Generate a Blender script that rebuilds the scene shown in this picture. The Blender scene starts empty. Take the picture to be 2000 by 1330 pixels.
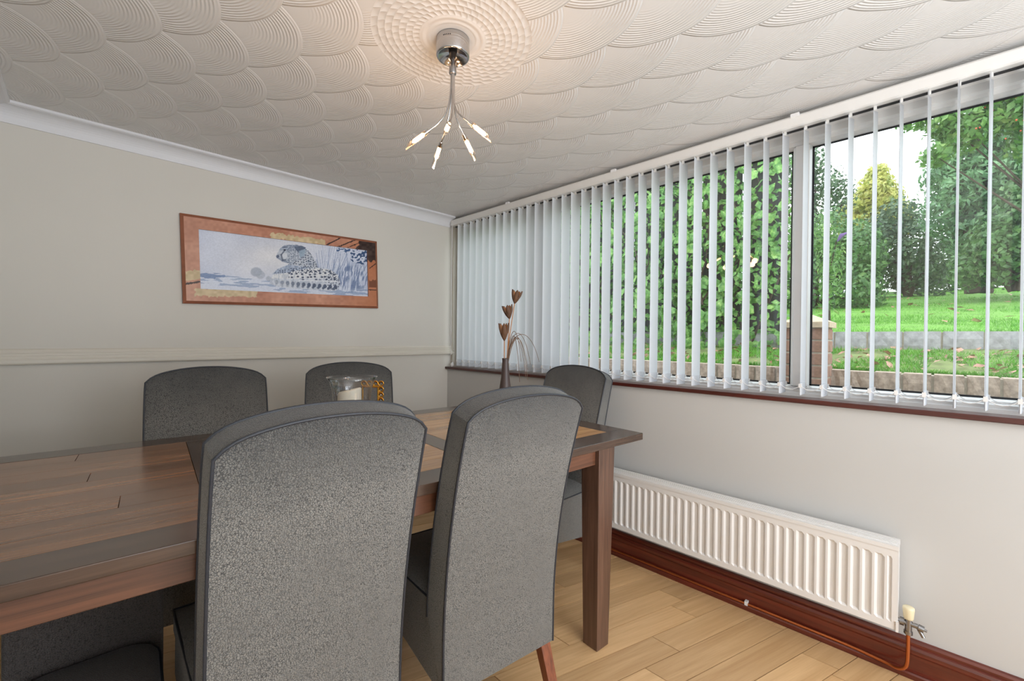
import bpy, math, random
import numpy as np
from mathutils import Matrix, Vector

random.seed(7)
rng = np.random.default_rng(11)
C = bpy.context.scene.collection
SC = bpy.context.scene
PI = math.pi

# ------------------------------------------------------------ camera, world, exposure
cam_d = bpy.data.cameras.new('camera'); cam = bpy.data.objects.new('camera', cam_d); C.objects.link(cam)
cam_d.sensor_width = 36.0; cam_d.lens = 36.0 * 833.754 / 2000.0
cam_d.clip_start = 0.02; cam_d.clip_end = 200
yaw, pit, rol = math.radians(45.244), math.radians(-.367), math.radians(.596)
Rz = Matrix(((math.cos(rol), -math.sin(rol), 0), (math.sin(rol), math.cos(rol), 0), (0, 0, 1)))
Rx = Matrix(((1, 0, 0), (0, math.cos(pit), -math.sin(pit)), (0, math.sin(pit), math.cos(pit))))
Pm = Matrix(((1, 0, 0), (0, 0, -1), (0, 1, 0)))
Ry = Matrix(((math.cos(yaw), math.sin(yaw), 0), (-math.sin(yaw), math.cos(yaw), 0), (0, 0, 1)))
cam.matrix_world = Matrix.Translation((0, 0, 1.17)) @ (Ry @ Pm @ Rx @ Rz).to_4x4()
SC.camera = cam

world = bpy.data.worlds.new('world'); SC.world = world; world.use_nodes = True
wn = world.node_tree; bg = wn.nodes['Background']
bg.inputs['Color'].default_value = (0.88, 0.94, 1.0, 1); bg.inputs['Strength'].default_value = 2.5
try:
    SC.cycles.use_denoising = True
    SC.cycles.max_bounces = 10; SC.cycles.diffuse_bounces = 6; SC.cycles.glossy_bounces = 4
    SC.cycles.transparent_max_bounces = 16; SC.cycles.sample_clamp_indirect = 6
    SC.cycles.caustics_reflective = False; SC.cycles.caustics_refractive = False
except Exception:
    pass
def area(name, loc, rot, sx, sy, power, col):
    d = bpy.data.lights.new(name, 'AREA'); d.shape = 'RECTANGLE'; d.size = sx; d.size_y = sy; d.energy = power; d.color = col
    o = bpy.data.objects.new(name, d); C.objects.link(o); o.location = loc; o.rotation_euler = rot; return o
# unseen fill lights added behind the viewer, one facing in, one aimed up
area('rear_fill', (1.2, -1.72, 1.2), (math.radians(90), 0, math.radians(10)), .85, 1.7, 14, (.96, .98, 1))
area('ceiling_fill', (.3, -1.0, .95), (math.radians(168), 0, 0), .9, .9, 24, (.96, .98, 1))
vs = SC.view_settings
vs.view_transform = 'Standard'; vs.look = 'None'; vs.gamma = 1; vs.use_curve_mapping = False
vs.exposure = 0.56


# ------------------------------------------------------------ helpers
def s2l(c):
    return tuple(((v / 255) / 12.92 if v / 255 <= .04045 else ((v / 255 + .055) / 1.055) ** 2.4) for v in c)


class NT:
    def __init__(s, name):
        s.m = bpy.data.materials.new(name); s.m.use_nodes = True
        s.t = s.m.node_tree; s.b = s.t.nodes['Principled BSDF']; s.out = s.t.nodes['Material Output']

    def n(s, typ, **kw):
        nd = s.t.nodes.new(typ)
        for k, v in kw.items(): setattr(nd, k, v)
        return nd

    def l(s, a, b): s.t.links.new(a, b)

    def math(s, op, a, b=None, c=None):
        nd = s.n('ShaderNodeMath', operation=op)
        for i, v in enumerate((a, b, c)):
            if v is None: continue
            if isinstance(v, (int, float)): nd.inputs[i].default_value = v
            else: s.l(v, nd.inputs[i])
        return nd.outputs[0]

    def coords(s, kind='Object'):
        return s.n('ShaderNodeTexCoord').outputs[kind]

    def mapped(s, scale, kind='Object'):
        mp = s.n('ShaderNodeMapping'); s.l(s.coords(kind), mp.inputs[0])
        mp.inputs['Scale'].default_value = scale if isinstance(scale, tuple) else (scale,) * 3
        return mp.outputs[0]

    def noise(s, vec, scale, detail=4, rough=.5, dist=0):
        nd = s.n('ShaderNodeTexNoise'); s.l(vec, nd.inputs['Vector'])
        nd.inputs['Scale'].default_value = scale; nd.inputs['Detail'].default_value = detail
        nd.inputs['Roughness'].default_value = rough; nd.inputs['Distortion'].default_value = dist
        return nd.outputs[0]

    def ramp(s, fac, stops):
        nd = s.n('ShaderNodeValToRGB'); s.l(fac, nd.inputs[0]); e = nd.color_ramp.elements
        while len(e) < len(stops): e.new(.5)
        for el, (p, c) in zip(e, stops): el.position = p; el.color = (*c, 1)
        return nd.outputs[0]

    def mix(s, fac, a, b, mode='MIX'):
        nd = s.n('ShaderNodeMix', data_type='RGBA', blend_type=mode)
        for sock, v in ((nd.inputs[0], fac), (nd.inputs[6], a), (nd.inputs[7], b)):
            if isinstance(v, (int, float)): sock.default_value = v
            elif isinstance(v, tuple): sock.default_value = (*v, 1)
            else: s.l(v, sock)
        return nd.outputs[2]

    def bump(s, h, strength=.3, dist=.002):
        nd = s.n('ShaderNodeBump'); s.l(h, nd.inputs['Height'])
        nd.inputs['Strength'].default_value = strength; nd.inputs['Distance'].default_value = dist
        s.l(nd.outputs[0], s.b.inputs['Normal']); return nd

    def base(s, v, rough=.5, metal=0, spec=.5):
        if isinstance(v, tuple): s.b.inputs['Base Color'].default_value = (*v, 1)
        else: s.l(v, s.b.inputs['Base Color'])
        s.b.inputs['Roughness'].default_value = rough; s.b.inputs['Metallic'].default_value = metal
        s.b.inputs['Specular IOR Level'].default_value = spec
        return s.m


def plain(name, rgb, rough=.5, metal=0, spec=.5, nz=0, nscale=30, bump=0):
    t = NT(name); c = s2l(rgb)
    if nz:
        f = t.noise(t.coords(), nscale, 5, .6)
        col = t.ramp(f, [(.25, tuple(x * (1 - nz) for x in c)), (.75, tuple(min(1, x * (1 + nz)) for x in c))])
        if bump: t.bump(f, bump, .001)
        return t.base(col, rough, metal, spec)
    return t.base(c, rough, metal, spec)


class MB:
    """collects verts and faces, then links them as one mesh object"""
    def __init__(s): s.v = []; s.f = []; s.sm = []

    def add(s, verts, faces, smooth=False):
        o = len(s.v); s.v += [tuple(p) for p in verts]
        s.f += [tuple(i + o for i in f) for f in faces]; s.sm += [smooth] * len(faces); return s

    def box(s, x0, x1, y0, y1, z0, z1):
        return s.hexa([(x0, y0, z0), (x1, y0, z0), (x1, y1, z0), (x0, y1, z0)],
                      [(x0, y0, z1), (x1, y0, z1), (x1, y1, z1), (x0, y1, z1)])

    def hexa(s, lo, hi):
        n = len(lo)
        return s.add(list(lo) + list(hi), [tuple(range(n - 1, -1, -1)), tuple(range(n, 2 * n))] +
                     [(i, (i + 1) % n, n + (i + 1) % n, n + i) for i in range(n)])

    def prism(s, prof, axis, a, b, smooth=False):
        """2D profile extruded along axis 'x' (prof=(y,z)) or 'y' (prof=(x,z)) or 'z' (prof=(x,y))"""
        def P(p, t): return {'x': (t, p[0], p[1]), 'y': (p[0], t, p[1]), 'z': (p[0], p[1], t)}[axis]
        n = len(prof)
        s.add([P(p, a) for p in prof] + [P(p, b) for p in prof],
              [tuple(range(n)), tuple(range(2 * n - 1, n - 1, -1))])
        return s.add([P(p, a) for p in prof] + [P(p, b) for p in prof],
                     [(i, n + i, n + (i + 1) % n, (i + 1) % n) for i in range(n)], smooth)

    def tube(s, pts, r, seg=8, closed=False, cap=True):
        pts = [Vector(p) for p in pts]; n = len(pts)
        rs = r if isinstance(r, (list, tuple)) else [r] * n
        vs_, up = [], None
        for i, p in enumerate(pts):
            if closed: t = pts[(i + 1) % n] - pts[i - 1]
            else: t = pts[min(i + 1, n - 1)] - pts[max(i - 1, 0)]
            t.normalize()
            if up is None:
                up = Vector((0, 0, 1)) if abs(t.z) < .9 else Vector((1, 0, 0))
            a = t.cross(up)
            if a.length < 1e-5: a = t.cross(Vector((0.3, 1, .2)))
            a.normalize(); b = a.cross(t); up = b
            vs_ += [p + (a * math.cos(2 * PI * k / seg) + b * math.sin(2 * PI * k / seg)) * rs[i] for k in range(seg)]
        fs = []
        for i in range(n if closed else n - 1):
            j = (i + 1) % n
            fs += [(i * seg + k, i * seg + (k + 1) % seg, j * seg + (k + 1) % seg, j * seg + k) for k in range(seg)]
        s.add(vs_, fs, True)
        if not closed and cap:
            s.add(vs_[:seg], [tuple(range(seg - 1, -1, -1))]); s.add(vs_[-seg:], [tuple(range(seg))])
        return s

    def lathe(s, prof, seg=24, c=(0, 0, 0), smooth=True):
        """prof = [(r, z)...] revolved about the vertical through c"""
        vs_ = []
        for r, z in prof:
            vs_ += [(c[0] + r * math.cos(2 * PI * k / seg), c[1] + r * math.sin(2 * PI * k / seg), c[2] + z) for k in range(seg)]
        fs = []
        for i in range(len(prof) - 1):
            fs += [(i * seg + k, i * seg + (k + 1) % seg, (i + 1) * seg + (k + 1) % seg, (i + 1) * seg + k) for k in range(seg)]
        return s.add(vs_, fs, smooth)

    def build(s, name, mat, parent=None, bevel=0, bseg=2, angle=35):
        me = bpy.data.meshes.new(name); me.from_pydata(s.v, [], s.f)
        me.polygons.foreach_set('use_smooth', s.sm); me.validate(); me.update()
        o = bpy.data.objects.new(name, me); C.objects.link(o)
        if mat: me.materials.append(mat)
        if parent: o.parent = parent
        if bevel:
            bv = o.modifiers.new('bevel', 'BEVEL'); bv.width = bevel; bv.segments = bseg
            bv.limit_method = 'ANGLE'; bv.angle_limit = math.radians(angle)
        return o


def tag(o, label=None, cat=None, group=None, kind=None):
    if label: o['label'] = label
    if cat: o['category'] = cat
    if group: o['group'] = group
    if kind: o['kind'] = kind
    return o


def thing(name, label, cat, loc=(0, 0, 0), rz=0, group=None, kind=None):
    o = bpy.data.objects.new(name, None); C.objects.link(o); o.empty_display_size = .1
    o.location = loc; o.rotation_euler = (0, 0, rz)
    return tag(o, label, cat, group, kind)


def copy_tree(o, parent=None):
    c = o.copy(); C.objects.link(c)
    if parent: c.parent = parent
    for ch in list(o.children): copy_tree(ch, c)
    return c


def clip(poly, x0, x1, y0, y1):
    for ax, lim, sgn in ((0, x0, 1), (0, x1, -1), (1, y0, 1), (1, y1, -1)):
        out = []
        for i in range(len(poly)):
            p, q = poly[i - 1], poly[i]
            dp, dq = sgn * (p[ax] - lim), sgn * (q[ax] - lim)
            if (dp >= 0) != (dq >= 0):
                t = dp / (dp - dq); out.append(tuple(p[k] + t * (q[k] - p[k]) for k in (0, 1)))
            if dq >= 0: out.append(q)
        poly = out
        if not poly: break
    return poly


# ------------------------------------------------------------ materials
def wall_mat(name, rgb, var=.03, bump=.12):
    t = NT(name); c = s2l(rgb)
    f = t.noise(t.coords(), 1.2, 3, .5)
    col = t.ramp(f, [(.3, tuple(x * (1 - var) for x in c)), (.7, tuple(x * (1 + var) for x in c))])
    t.bump(t.noise(t.mapped((160, 160, 60)), 1, 3, .6), bump, .001)
    return t.base(col, .75, 0, .25)


def wood(name, dark, light, scale=(1, 1, 1), rough=.4, axis=0, contrast=(.3, .72), spec=.5, coat=0, blotch=.25):
    """grain runs along object axis 0/1/2; each object draws its own tone"""
    t = NT(name)
    st = [26, 26, 26]; st[axis] = 1.4
    inf = t.n('ShaderNodeObjectInfo')
    addv = t.n('ShaderNodeVectorMath', operation='ADD'); t.l(t.coords(), addv.inputs[0])
    cv = t.n('ShaderNodeCombineXYZ')
    r7 = t.math('MULTIPLY', inf.outputs['Random'], 37.0)
    for i in range(3): t.l(r7, cv.inputs[i])
    t.l(cv.outputs[0], addv.inputs[1])
    mp = t.n('ShaderNodeMapping'); t.l(addv.outputs[0], mp.inputs[0])
    mp.inputs['Scale'].default_value = tuple(st[i] * scale[i] for i in range(3))
    f = t.noise(mp.outputs[0], 1.0, 8, .62, 1.2)
    mp2 = t.n('ShaderNodeMapping'); t.l(addv.outputs[0], mp2.inputs[0])
    s2 = [150, 150, 150]; s2[axis] = 5; mp2.inputs['Scale'].default_value = tuple(s2)
    fine = t.noise(mp2.outputs[0], 1.0, 3, .5)
    g = t.math('ADD', t.math('MULTIPLY', f, .75), t.math('MULTIPLY', fine, .25))
    col = t.ramp(g, [(contrast[0], s2l(dark)), (contrast[1], s2l(light))])
    tone = t.math('ADD', t.math('MULTIPLY', inf.outputs['Random'], blotch), 1 - blotch / 2)
    hs = t.n('ShaderNodeHueSaturation'); t.l(col, hs.inputs['Color']); t.l(tone, hs.inputs['Value'])
    t.bump(g, .12, .0008)
    m = t.base(hs.outputs[0], rough, 0, spec)
    if coat: t.b.inputs['Coat Weight'].default_value = coat; t.b.inputs['Coat Roughness'].default_value = .18
    return m


def leather_mat(name, dark, light, worn):
    t = NT(name)
    co = t.coords()
    vo = t.n('ShaderNodeTexVoronoi', feature='DISTANCE_TO_EDGE'); vo.inputs['Scale'].default_value = 250
    nz = t.n('ShaderNodeVectorMath', operation='ADD'); t.l(co, nz.inputs[0])
    nn = t.n('ShaderNodeTexNoise'); t.l(co, nn.inputs['Vector']); nn.inputs['Scale'].default_value = 300
    sc = t.n('ShaderNodeVectorMath', operation='SCALE'); t.l(nn.outputs['Color'], sc.inputs[0]); sc.inputs['Scale'].default_value = .004
    t.l(sc.outputs[0], nz.inputs[1]); t.l(nz.outputs[0], vo.inputs['Vector'])
    peb = t.ramp(vo.outputs[0], [(.0, (0, 0, 0)), (.16, (1, 1, 1))])
    col = t.mix(peb, s2l(dark), s2l(light))
    big = t.noise(co, 5, 5, .6)
    col = t.mix(t.ramp(big, [(.42, (0, 0, 0)), (.75, (.7, .7, .7))]), col, s2l(worn))
    sep = t.n('ShaderNodeSeparateXYZ'); t.l(co, sep.inputs[0])
    zz = t.math('ADD', sep.outputs[2], t.math('MULTIPLY', t.math('SUBTRACT', t.noise(co, 9, 4, .6), .5), .14))
    worn_top = t.n('ShaderNodeMapRange'); t.l(zz, worn_top.inputs[0]); worn_top.inputs[1].default_value = .82; worn_top.inputs[2].default_value = 1.03
    worn_top.inputs[4].default_value = .72
    col = t.mix(worn_top.outputs[0], col, s2l((34, 38, 44)))
    t.bump(peb, .75, .0016)
    m = t.base(col, .62, 0, .35)
    t.b.inputs['Sheen Weight'].default_value = .25; t.b.inputs['Sheen Roughness'].default_value = .4
    return m


M = {}
M['wall'] = wall_mat('cream_wallpaper', (206, 203, 196))
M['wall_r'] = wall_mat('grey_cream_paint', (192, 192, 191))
M['white'] = plain('white_gloss_paint', (220, 219, 217), .4)
M['coving'] = plain('white_coving_paint', (214, 215, 219), .55)
M['dado'] = plain('cream_dado_paint', (208, 203, 192), .45)
M['upvc'] = plain('white_upvc', (222, 222, 222), .3)
M['rubber'] = plain('black_gasket', (30, 32, 36), .6)
M['mahog'] = wood('red_mahogany_stain', (56, 18, 13), (122, 52, 36), axis=1, rough=.28, coat=.3, blotch=.06)
M['sill'] = wood('dark_mahogany_sill', (44, 14, 11), (92, 38, 29), axis=1, rough=.28, coat=.3, blotch=.06)
M['oak'] = wood('oak_floor_board', (182, 140, 94), (228, 191, 143), axis=0, rough=.38, contrast=(.2, .75), blotch=.26)
M['screed'] = plain('dark_subfloor', (50, 36, 24), .9)
M['border'] = wood('dark_stained_sheesham', (40, 27, 20), (88, 66, 52), axis=0, rough=.24, coat=.35, blotch=.1)
M['border_y'] = wood('dark_stained_cross_rail', (40, 27, 20), (88, 66, 52), axis=1, rough=.24, coat=.35, blotch=.1)
M['plank'] = wood('warm_table_plank', (66, 42, 27), (160, 114, 78), axis=0, rough=.24, coat=.35, contrast=(.25, .75), blotch=.5)
M['plank_light'] = wood('pale_table_plank', (112, 74, 44), (210, 162, 108), axis=0, rough=.24, coat=.35, contrast=(.22, .72), blotch=.4)
M['apron'] = wood('table_apron_wood', (52, 32, 23), (124, 80, 57), axis=0, rough=.35, coat=.2, blotch=.1)
M['legw'] = wood('table_leg_wood', (46, 31, 25), (124, 92, 76), axis=2, rough=.35, coat=.2, blotch=.05)
M['chairleg'] = wood('chair_leg_wood', (92, 46, 26), (160, 92, 58), axis=2, rough=.4, blotch=.05)
M['leather'] = leather_mat('pebbled_grey_suede', (42, 44, 47), (132, 131, 127), (108, 107, 104))
M['leather_dark'] = leather_mat('pebbled_dark_leather', (34, 29, 27), (84, 76, 72), (70, 62, 58))
M['piping'] = plain('dark_piping', (40, 44, 52), .5, nz=.3, nscale=300)
M['chrome'] = plain('chrome', (190, 190, 192), .13, 1)
M['nickel'] = plain('brushed_nickel', (150, 150, 152), .3, 1)
M['copper'] = plain('copper_pipe', (196, 116, 70), .35, .9)
M['cream'] = plain('cream_plastic', (226, 216, 184), .45)
M['rad'] = plain('radiator_enamel', (226, 225, 224), .35)
M['wax'] = plain('ivory_wax', (236, 230, 214), .5)
M['wax'].node_tree.nodes['Principled BSDF'].inputs['Subsurface Weight'].default_value = .3
M['wax'].node_tree.nodes['Principled BSDF'].inputs['Subsurface Radius'].default_value = (.02, .015, .01)
M['gold'] = plain('polished_gold', (214, 156, 62), .2, 1)
M['vase'] = plain('matt_brown_ceramic', (66, 54, 52), .45, nz=.1)
M['pod'] = wood('dried_pod_skin', (52, 36, 28), (120, 86, 62), axis=2, rough=.7, blotch=.2)
M['pod_in'] = plain('tan_pod_lining', (186, 132, 88), .7, nz=.15, nscale=80)
M['stem'] = plain('dried_stem', (176, 128, 88), .7, nz=.2, nscale=60)
M['twig'] = plain('dark_twig', (112, 88, 70), .7, nz=.25, nscale=40)
M['grey_patch'] = plain('white_clip_plastic', (225, 225, 226), .4)


def glass_mat(name, tint=(1, 1, 1), rough=.0, refl=1.0):
    t = NT(name); t.t.nodes.remove(t.b)
    tr = t.n('ShaderNodeBsdfTransparent'); tr.inputs[0].default_value = (*tint, 1)
    gl = t.n('ShaderNodeBsdfGlossy'); gl.inputs['Roughness'].default_value = rough
    lw = t.n('ShaderNodeLayerWeight'); lw.inputs[0].default_value = .5
    fr = t.math('ADD', .04, t.math('MULTIPLY', t.math('POWER', lw.outputs['Facing'], 5.0), .9))
    mx = t.n('ShaderNodeMixShader'); t.l(t.math('MINIMUM', t.math('MULTIPLY', fr, refl), 1.0), mx.inputs[0])
    t.l(tr.outputs[0], mx.inputs[1]); t.l(gl.outputs[0], mx.inputs[2]); t.l(mx.outputs[0], t.out.inputs[0])
    return t.m


M['glass'] = glass_mat('window_glass', (.97, .985, .98))
M['clear'] = glass_mat('clear_holder_glass', (.93, .94, .95), .02, 1.9)
M['bulbglass'] = glass_mat('bulb_sleeve_glass', (1, .93, .86), .05, 1.5)
M['gem'] = glass_mat('clear_gem', (.75, .83, .88), .02, 3)


def translucent(name, rgb, tl=.4, rough=.7):
    t = NT(name); m = t.base(s2l(rgb), rough, 0, .2)
    tb = t.n('ShaderNodeBsdfTranslucent'); tb.inputs[0].default_value = (*s2l(rgb), 1)
    mx = t.n('ShaderNodeMixShader'); mx.inputs[0].default_value = tl
    t.l(t.b.outputs[0], mx.inputs[1]); t.l(tb.outputs[0], mx.inputs[2]); t.l(mx.outputs[0], t.out.inputs[0])
    w = t.noise(t.mapped((900, 900, 250)), 1, 2, .5); t.bump(w, .08, .0005)
    return m


M['slat'] = translucent('white_blind_fabric', (219, 222, 227), .24)


def emit(name, rgb, st):
    t = NT(name); t.base((0, 0, 0)); t.b.inputs['Emission Color'].default_value = (*rgb, 1)
    t.b.inputs['Emission Strength'].default_value = st; return t.m


M['bulb'] = emit('halogen_capsule_glow', (1, .66, .38), 30)


def leaf_mat(name, cols, nscale, tl=.35):
    t = NT(name)
    g = t.n('ShaderNodeNewGeometry')
    f = t.noise(g.outputs['Position'], nscale, 3, .7)
    col = t.ramp(f, [(p, s2l(c)) for p, c in cols])
    t.base(col, .42, 0, .45)
    tb = t.n('ShaderNodeBsdfTranslucent'); t.l(col, tb.inputs[0])
    mx = t.n('ShaderNodeMixShader'); mx.inputs[0].default_value = tl
    t.l(t.b.outputs[0], mx.inputs[1]); t.l(tb.outputs[0], mx.inputs[2]); t.l(mx.outputs[0], t.out.inputs[0])
    return t.m


M['ivy'] = leaf_mat('ivy_leaf', [(.28, (58, 96, 48)), (.5, (104, 156, 78)), (.72, (176, 208, 124))], 16)
M['hedge'] = leaf_mat('hedge_leaf', [(.28, (62, 96, 58)), (.55, (108, 148, 90)), (.75, (166, 190, 130))], 9)
M['yellow'] = leaf_mat('yellow_leaf', [(.28, (112, 140, 70)), (.5, (184, 184, 96)), (.75, (236, 226, 150))], 5)  # leaf colour from green to pale yellow, mottled by noise
M['darkleaf'] = leaf_mat('dark_leaf', [(.3, (58, 80, 62)), (.55, (96, 124, 90)), (.75, (146, 166, 128))], 7)
M['conifer'] = leaf_mat('conifer_spray', [(.3, (70, 110, 78)), (.55, (126, 170, 120)), (.75, (186, 212, 170))], 5)
M['birch'] = leaf_mat('birch_leaf', [(.3, (64, 110, 52)), (.55, (118, 158, 86)), (.8, (182, 196, 122))], 8)
M['grass'] = leaf_mat('grass_blade', [(.3, (74, 132, 40)), (.55, (108, 168, 58)), (.75, (152, 200, 92))], 6)
M['berry'] = plain('red_berry', (196, 84, 52), .4)
M['purple'] = plain('purple_flower', (120, 92, 150), .8)
M['bark'] = plain('brown_bark', (74, 60, 50), .9, nz=.35, nscale=12, bump=.6)
M['deadleaf'] = leaf_mat('fallen_leaf', [(.3, (112, 74, 60)), (.55, (176, 128, 108)), (.75, (214, 182, 160))], 12, .1)
M['stone'] = plain('rough_tan_block', (170, 152, 136), .95, nz=.42, nscale=38, bump=1.0)
M['stone_g'] = plain('weathered_grey_block', (152, 150, 152), .95, nz=.35, nscale=22, bump=.9)
M['brick'] = plain('brown_brick', (150, 116, 98), .95, nz=.3, nscale=45, bump=.8)
M['mortar'] = plain('pale_mortar', (176, 166, 150), .95, nz=.15, nscale=60)
M['cap'] = plain('sandstone_cap', (196, 176, 150), .95, nz=.18, nscale=40, bump=.5)
M['soil'] = plain('dark_soil', (84, 70, 56), .95, nz=.4, nscale=14, bump=.6)
M['path'] = plain('grey_path', (120, 116, 112), .95, nz=.2, nscale=20)
M['hedge_back'] = plain('dark_hedge_backing', (58, 58, 56), .9, nz=.3, nscale=10)  # dark mottled tone for the boards behind the ivy
M['lawn'] = plain('lawn_turf', (104, 152, 58), .95, nz=.3, nscale=5)
M['bank'] = plain('mossy_bank', (112, 124, 74), .95, nz=.45, nscale=9)


# ceiling: combed plaster fans (fish scales pivoting on a lattice) and a rose round the lamp
LAMP = (.835, 1.108)
def ceiling_mat():
    t = NT('combed_plaster_ceiling')
    sep = t.n('ShaderNodeSeparateXYZ'); t.l(t.coords(), sep.inputs[0])
    # wobble, so that the fans look hand-combed
    wob = t.math('MULTIPLY', t.math('SUBTRACT', t.noise(t.coords(), 3.5, 1, .4), .5), .035)
    X = t.math('ADD', sep.outputs[0], wob); Y = t.math('ADD', sep.outputs[1], wob)
    R, dx, py, x0, y0 = .219, .114, .385, .30, 1.545
    j0 = t.math('CEIL', t.math('DIVIDE', t.math('SUBTRACT', X, x0 + R), dx))

    def scale(j):
        ddx = t.math('SUBTRACT', t.math('SUBTRACT', X, x0), t.math('MULTIPLY', j, dx))
        par = t.math('FLOORED_MODULO', j, 2.0)
        yy = t.math('SUBTRACT', t.math('SUBTRACT', Y, y0), t.math('MULTIPLY', par, py / 2))
        ddy = t.math('WRAP', yy, py / 2, -py / 2)
        return t.math('SQRT', t.math('ADD', t.math('MULTIPLY', ddx, ddx), t.math('MULTIPLY', ddy, ddy)))
    r0 = scale(j0); r1 = scale(t.math('ADD', j0, 1.0))
    sel = t.math('LESS_THAN', r0, R)
    r = t.math('ADD', t.math('MULTIPLY', r0, sel), t.math('MULTIPLY', r1, t.math('SUBTRACT', 1.0, sel)))
    groove = t.math('SINE', t.math('MULTIPLY', r, 2 * PI / .0098))
    fade = t.n('ShaderNodeMapRange'); t.l(r, fade.inputs[0]); fade.inputs[1].default_value = .05; fade.inputs[2].default_value = .15
    g = t.math('MULTIPLY', t.math('MULTIPLY', groove, fade.outputs[0]), .22)
    lip = t.n('ShaderNodeMapRange'); t.l(r, lip.inputs[0]); lip.inputs[1].default_value = R - .010; lip.inputs[2].default_value = R - .002
    fan = t.math('ADD', t.math('ADD', g, t.math('MULTIPLY', lip.outputs[0], .9)), t.math('MULTIPLY', r, 2.5))
    # rose
    lx = t.math('SUBTRACT', sep.outputs[0], LAMP[0]); ly = t.math('SUBTRACT', sep.outputs[1], LAMP[1])
    rr = t.math('SQRT', t.math('ADD', t.math('MULTIPLY', lx, lx), t.math('MULTIPLY', ly, ly)))
    th = t.math('ARCTAN2', ly, lx)
    ring = t.math('DIVIDE', t.math('SUBTRACT', rr, .105), .021)
    k = t.math('FLOOR', ring)
    tn = t.math('ADD', t.math('MULTIPLY', th, 38 / (2 * PI)), t.math('ADD', t.math('MULTIPLY', k, .5), t.math('MULTIPLY', ring, .35)))
    pet = t.math('MULTIPLY', t.math('SINE', t.math('MULTIPLY', t.math('FRACT', tn), PI)),
                 t.math('SINE', t.math('MULTIPLY', t.math('FRACT', ring), PI)))
    pet = t.math('POWER', t.math('MAXIMUM', pet, 0.0), .6)
    inr = t.math('GREATER_THAN', rr, .105); band = t.math('LESS_THAN', rr, .252)
    circ = t.math('MULTIPLY', t.math('SINE', t.math('MULTIPLY', rr, 2 * PI / .02)), t.math('GREATER_THAN', rr, .07))
    rose = t.math('ADD', t.math('MULTIPLY', t.math('MULTIPLY', pet, inr), .8),
                  t.math('MULTIPLY', t.math('SUBTRACT', 1.0, inr), t.math('MULTIPLY', circ, .2)))
    h = t.math('ADD', t.math('MULTIPLY', rose, band), t.math('MULTIPLY', fan, t.math('SUBTRACT', 1.0, band)))
    h = t.math('MULTIPLY', h, -1.0)   # the face looks down
    bp = t.bump(h, .62, .005); bp.invert = False
    f = t.noise(t.coords(), 2, 3, .5)
    return t.base(t.ramp(f, [(.3, s2l((210, 209, 208))), (.7, s2l((217, 216, 215)))]), .6, 0, .3)


M['ceiling'] = ceiling_mat()

# ------------------------------------------------------------ the room
XW, XR, YB, YF, XL, ZC = 2.062, 2.26, 2.769, -1.75, -.28, 2.122


def S(o, label, cat): return tag(o, label, cat, kind='structure')


flo = MB().box(XL - .1, XR, YF, YB + .12, -.06, -.012).build('floor', M['screed'])
S(flo, 'light oak board floor under the dining table', 'floor')
dv = (math.cos(math.radians(-17.5)), math.sin(math.radians(-17.5)))
W = .112
for k in range(-22, 50):
    off = random.uniform(0, 1.1); s_ = -1.6 - off
    while s_ < 3.2:
        ln = random.choice((.62, .86, 1.1)); g = .0016
        base = YF + k * W
        q = []
        for (a, b) in ((s_ + g, g), (s_ + ln - g, g), (s_ + ln - g, W - g), (s_ + g, W - g)):
            q.append((a * dv[0], base + .9 + a * dv[1] + b))
        s_ += ln
        q = clip(q, XL, 2.036, YF, YB - .02)
        if len(q) < 3: continue
        c = (sum(p[0] for p in q) / len(q), sum(p[1] for p in q) / len(q))
        ca, sa = dv
        loc = [((p[0] - c[0]) * ca + (p[1] - c[1]) * sa, -(p[0] - c[0]) * sa + (p[1] - c[1]) * ca) for p in q]
        area = abs(sum(loc[i - 1][0] * loc[i][1] - loc[i][0] * loc[i - 1][1] for i in range(len(loc)))) / 2
        if area < 2e-4: continue
        m = MB(); n = len(loc)
        m.hexa([(x, y, -.012) for x, y in loc], [(x, y, 0) for x, y in loc])
        o = m.build('board', M['oak'], flo); o.location = (c[0], c[1], random.uniform(-.0006, 0)); o.rotation_euler = (0, 0, math.radians(-17.5))

S(MB().box(XL, XR, YB, YB + .12, 0, ZC).build('wall_back', M['wall']), 'cream papered wall carrying the picture', 'wall')
S(MB().box(XL - .1, XL, YF, YB + .12, 0, ZC).build('wall_left', M['wall']), 'cream wall at the far end of the picture wall', 'wall')
S(MB().box(XW, XR - .02, -1.45, YB, 0, .9165).build('wall_right', M['wall_r']), 'pale wall below the window behind the radiator', 'wall')
S(MB().box(XW, XR, YF, -1.45, 0, ZC).build('wall_right_end', M['wall_r']), 'pale wall closing the end of the window', 'wall')
S(MB().box(1.65, XW, YF, YF + .1, 0, ZC).build('sky_block_wall', M['wall_r']), 'unseen pale wall piece added behind the viewer to hold back sky light', 'wall')  # added out of view to cut sky light from the open rear
S(MB().box(XL - .1, XR, YF, YB + .12, ZC, ZC + .1).build('ceiling', M['ceiling']), 'white plaster ceiling combed into fans', 'ceiling')

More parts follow.
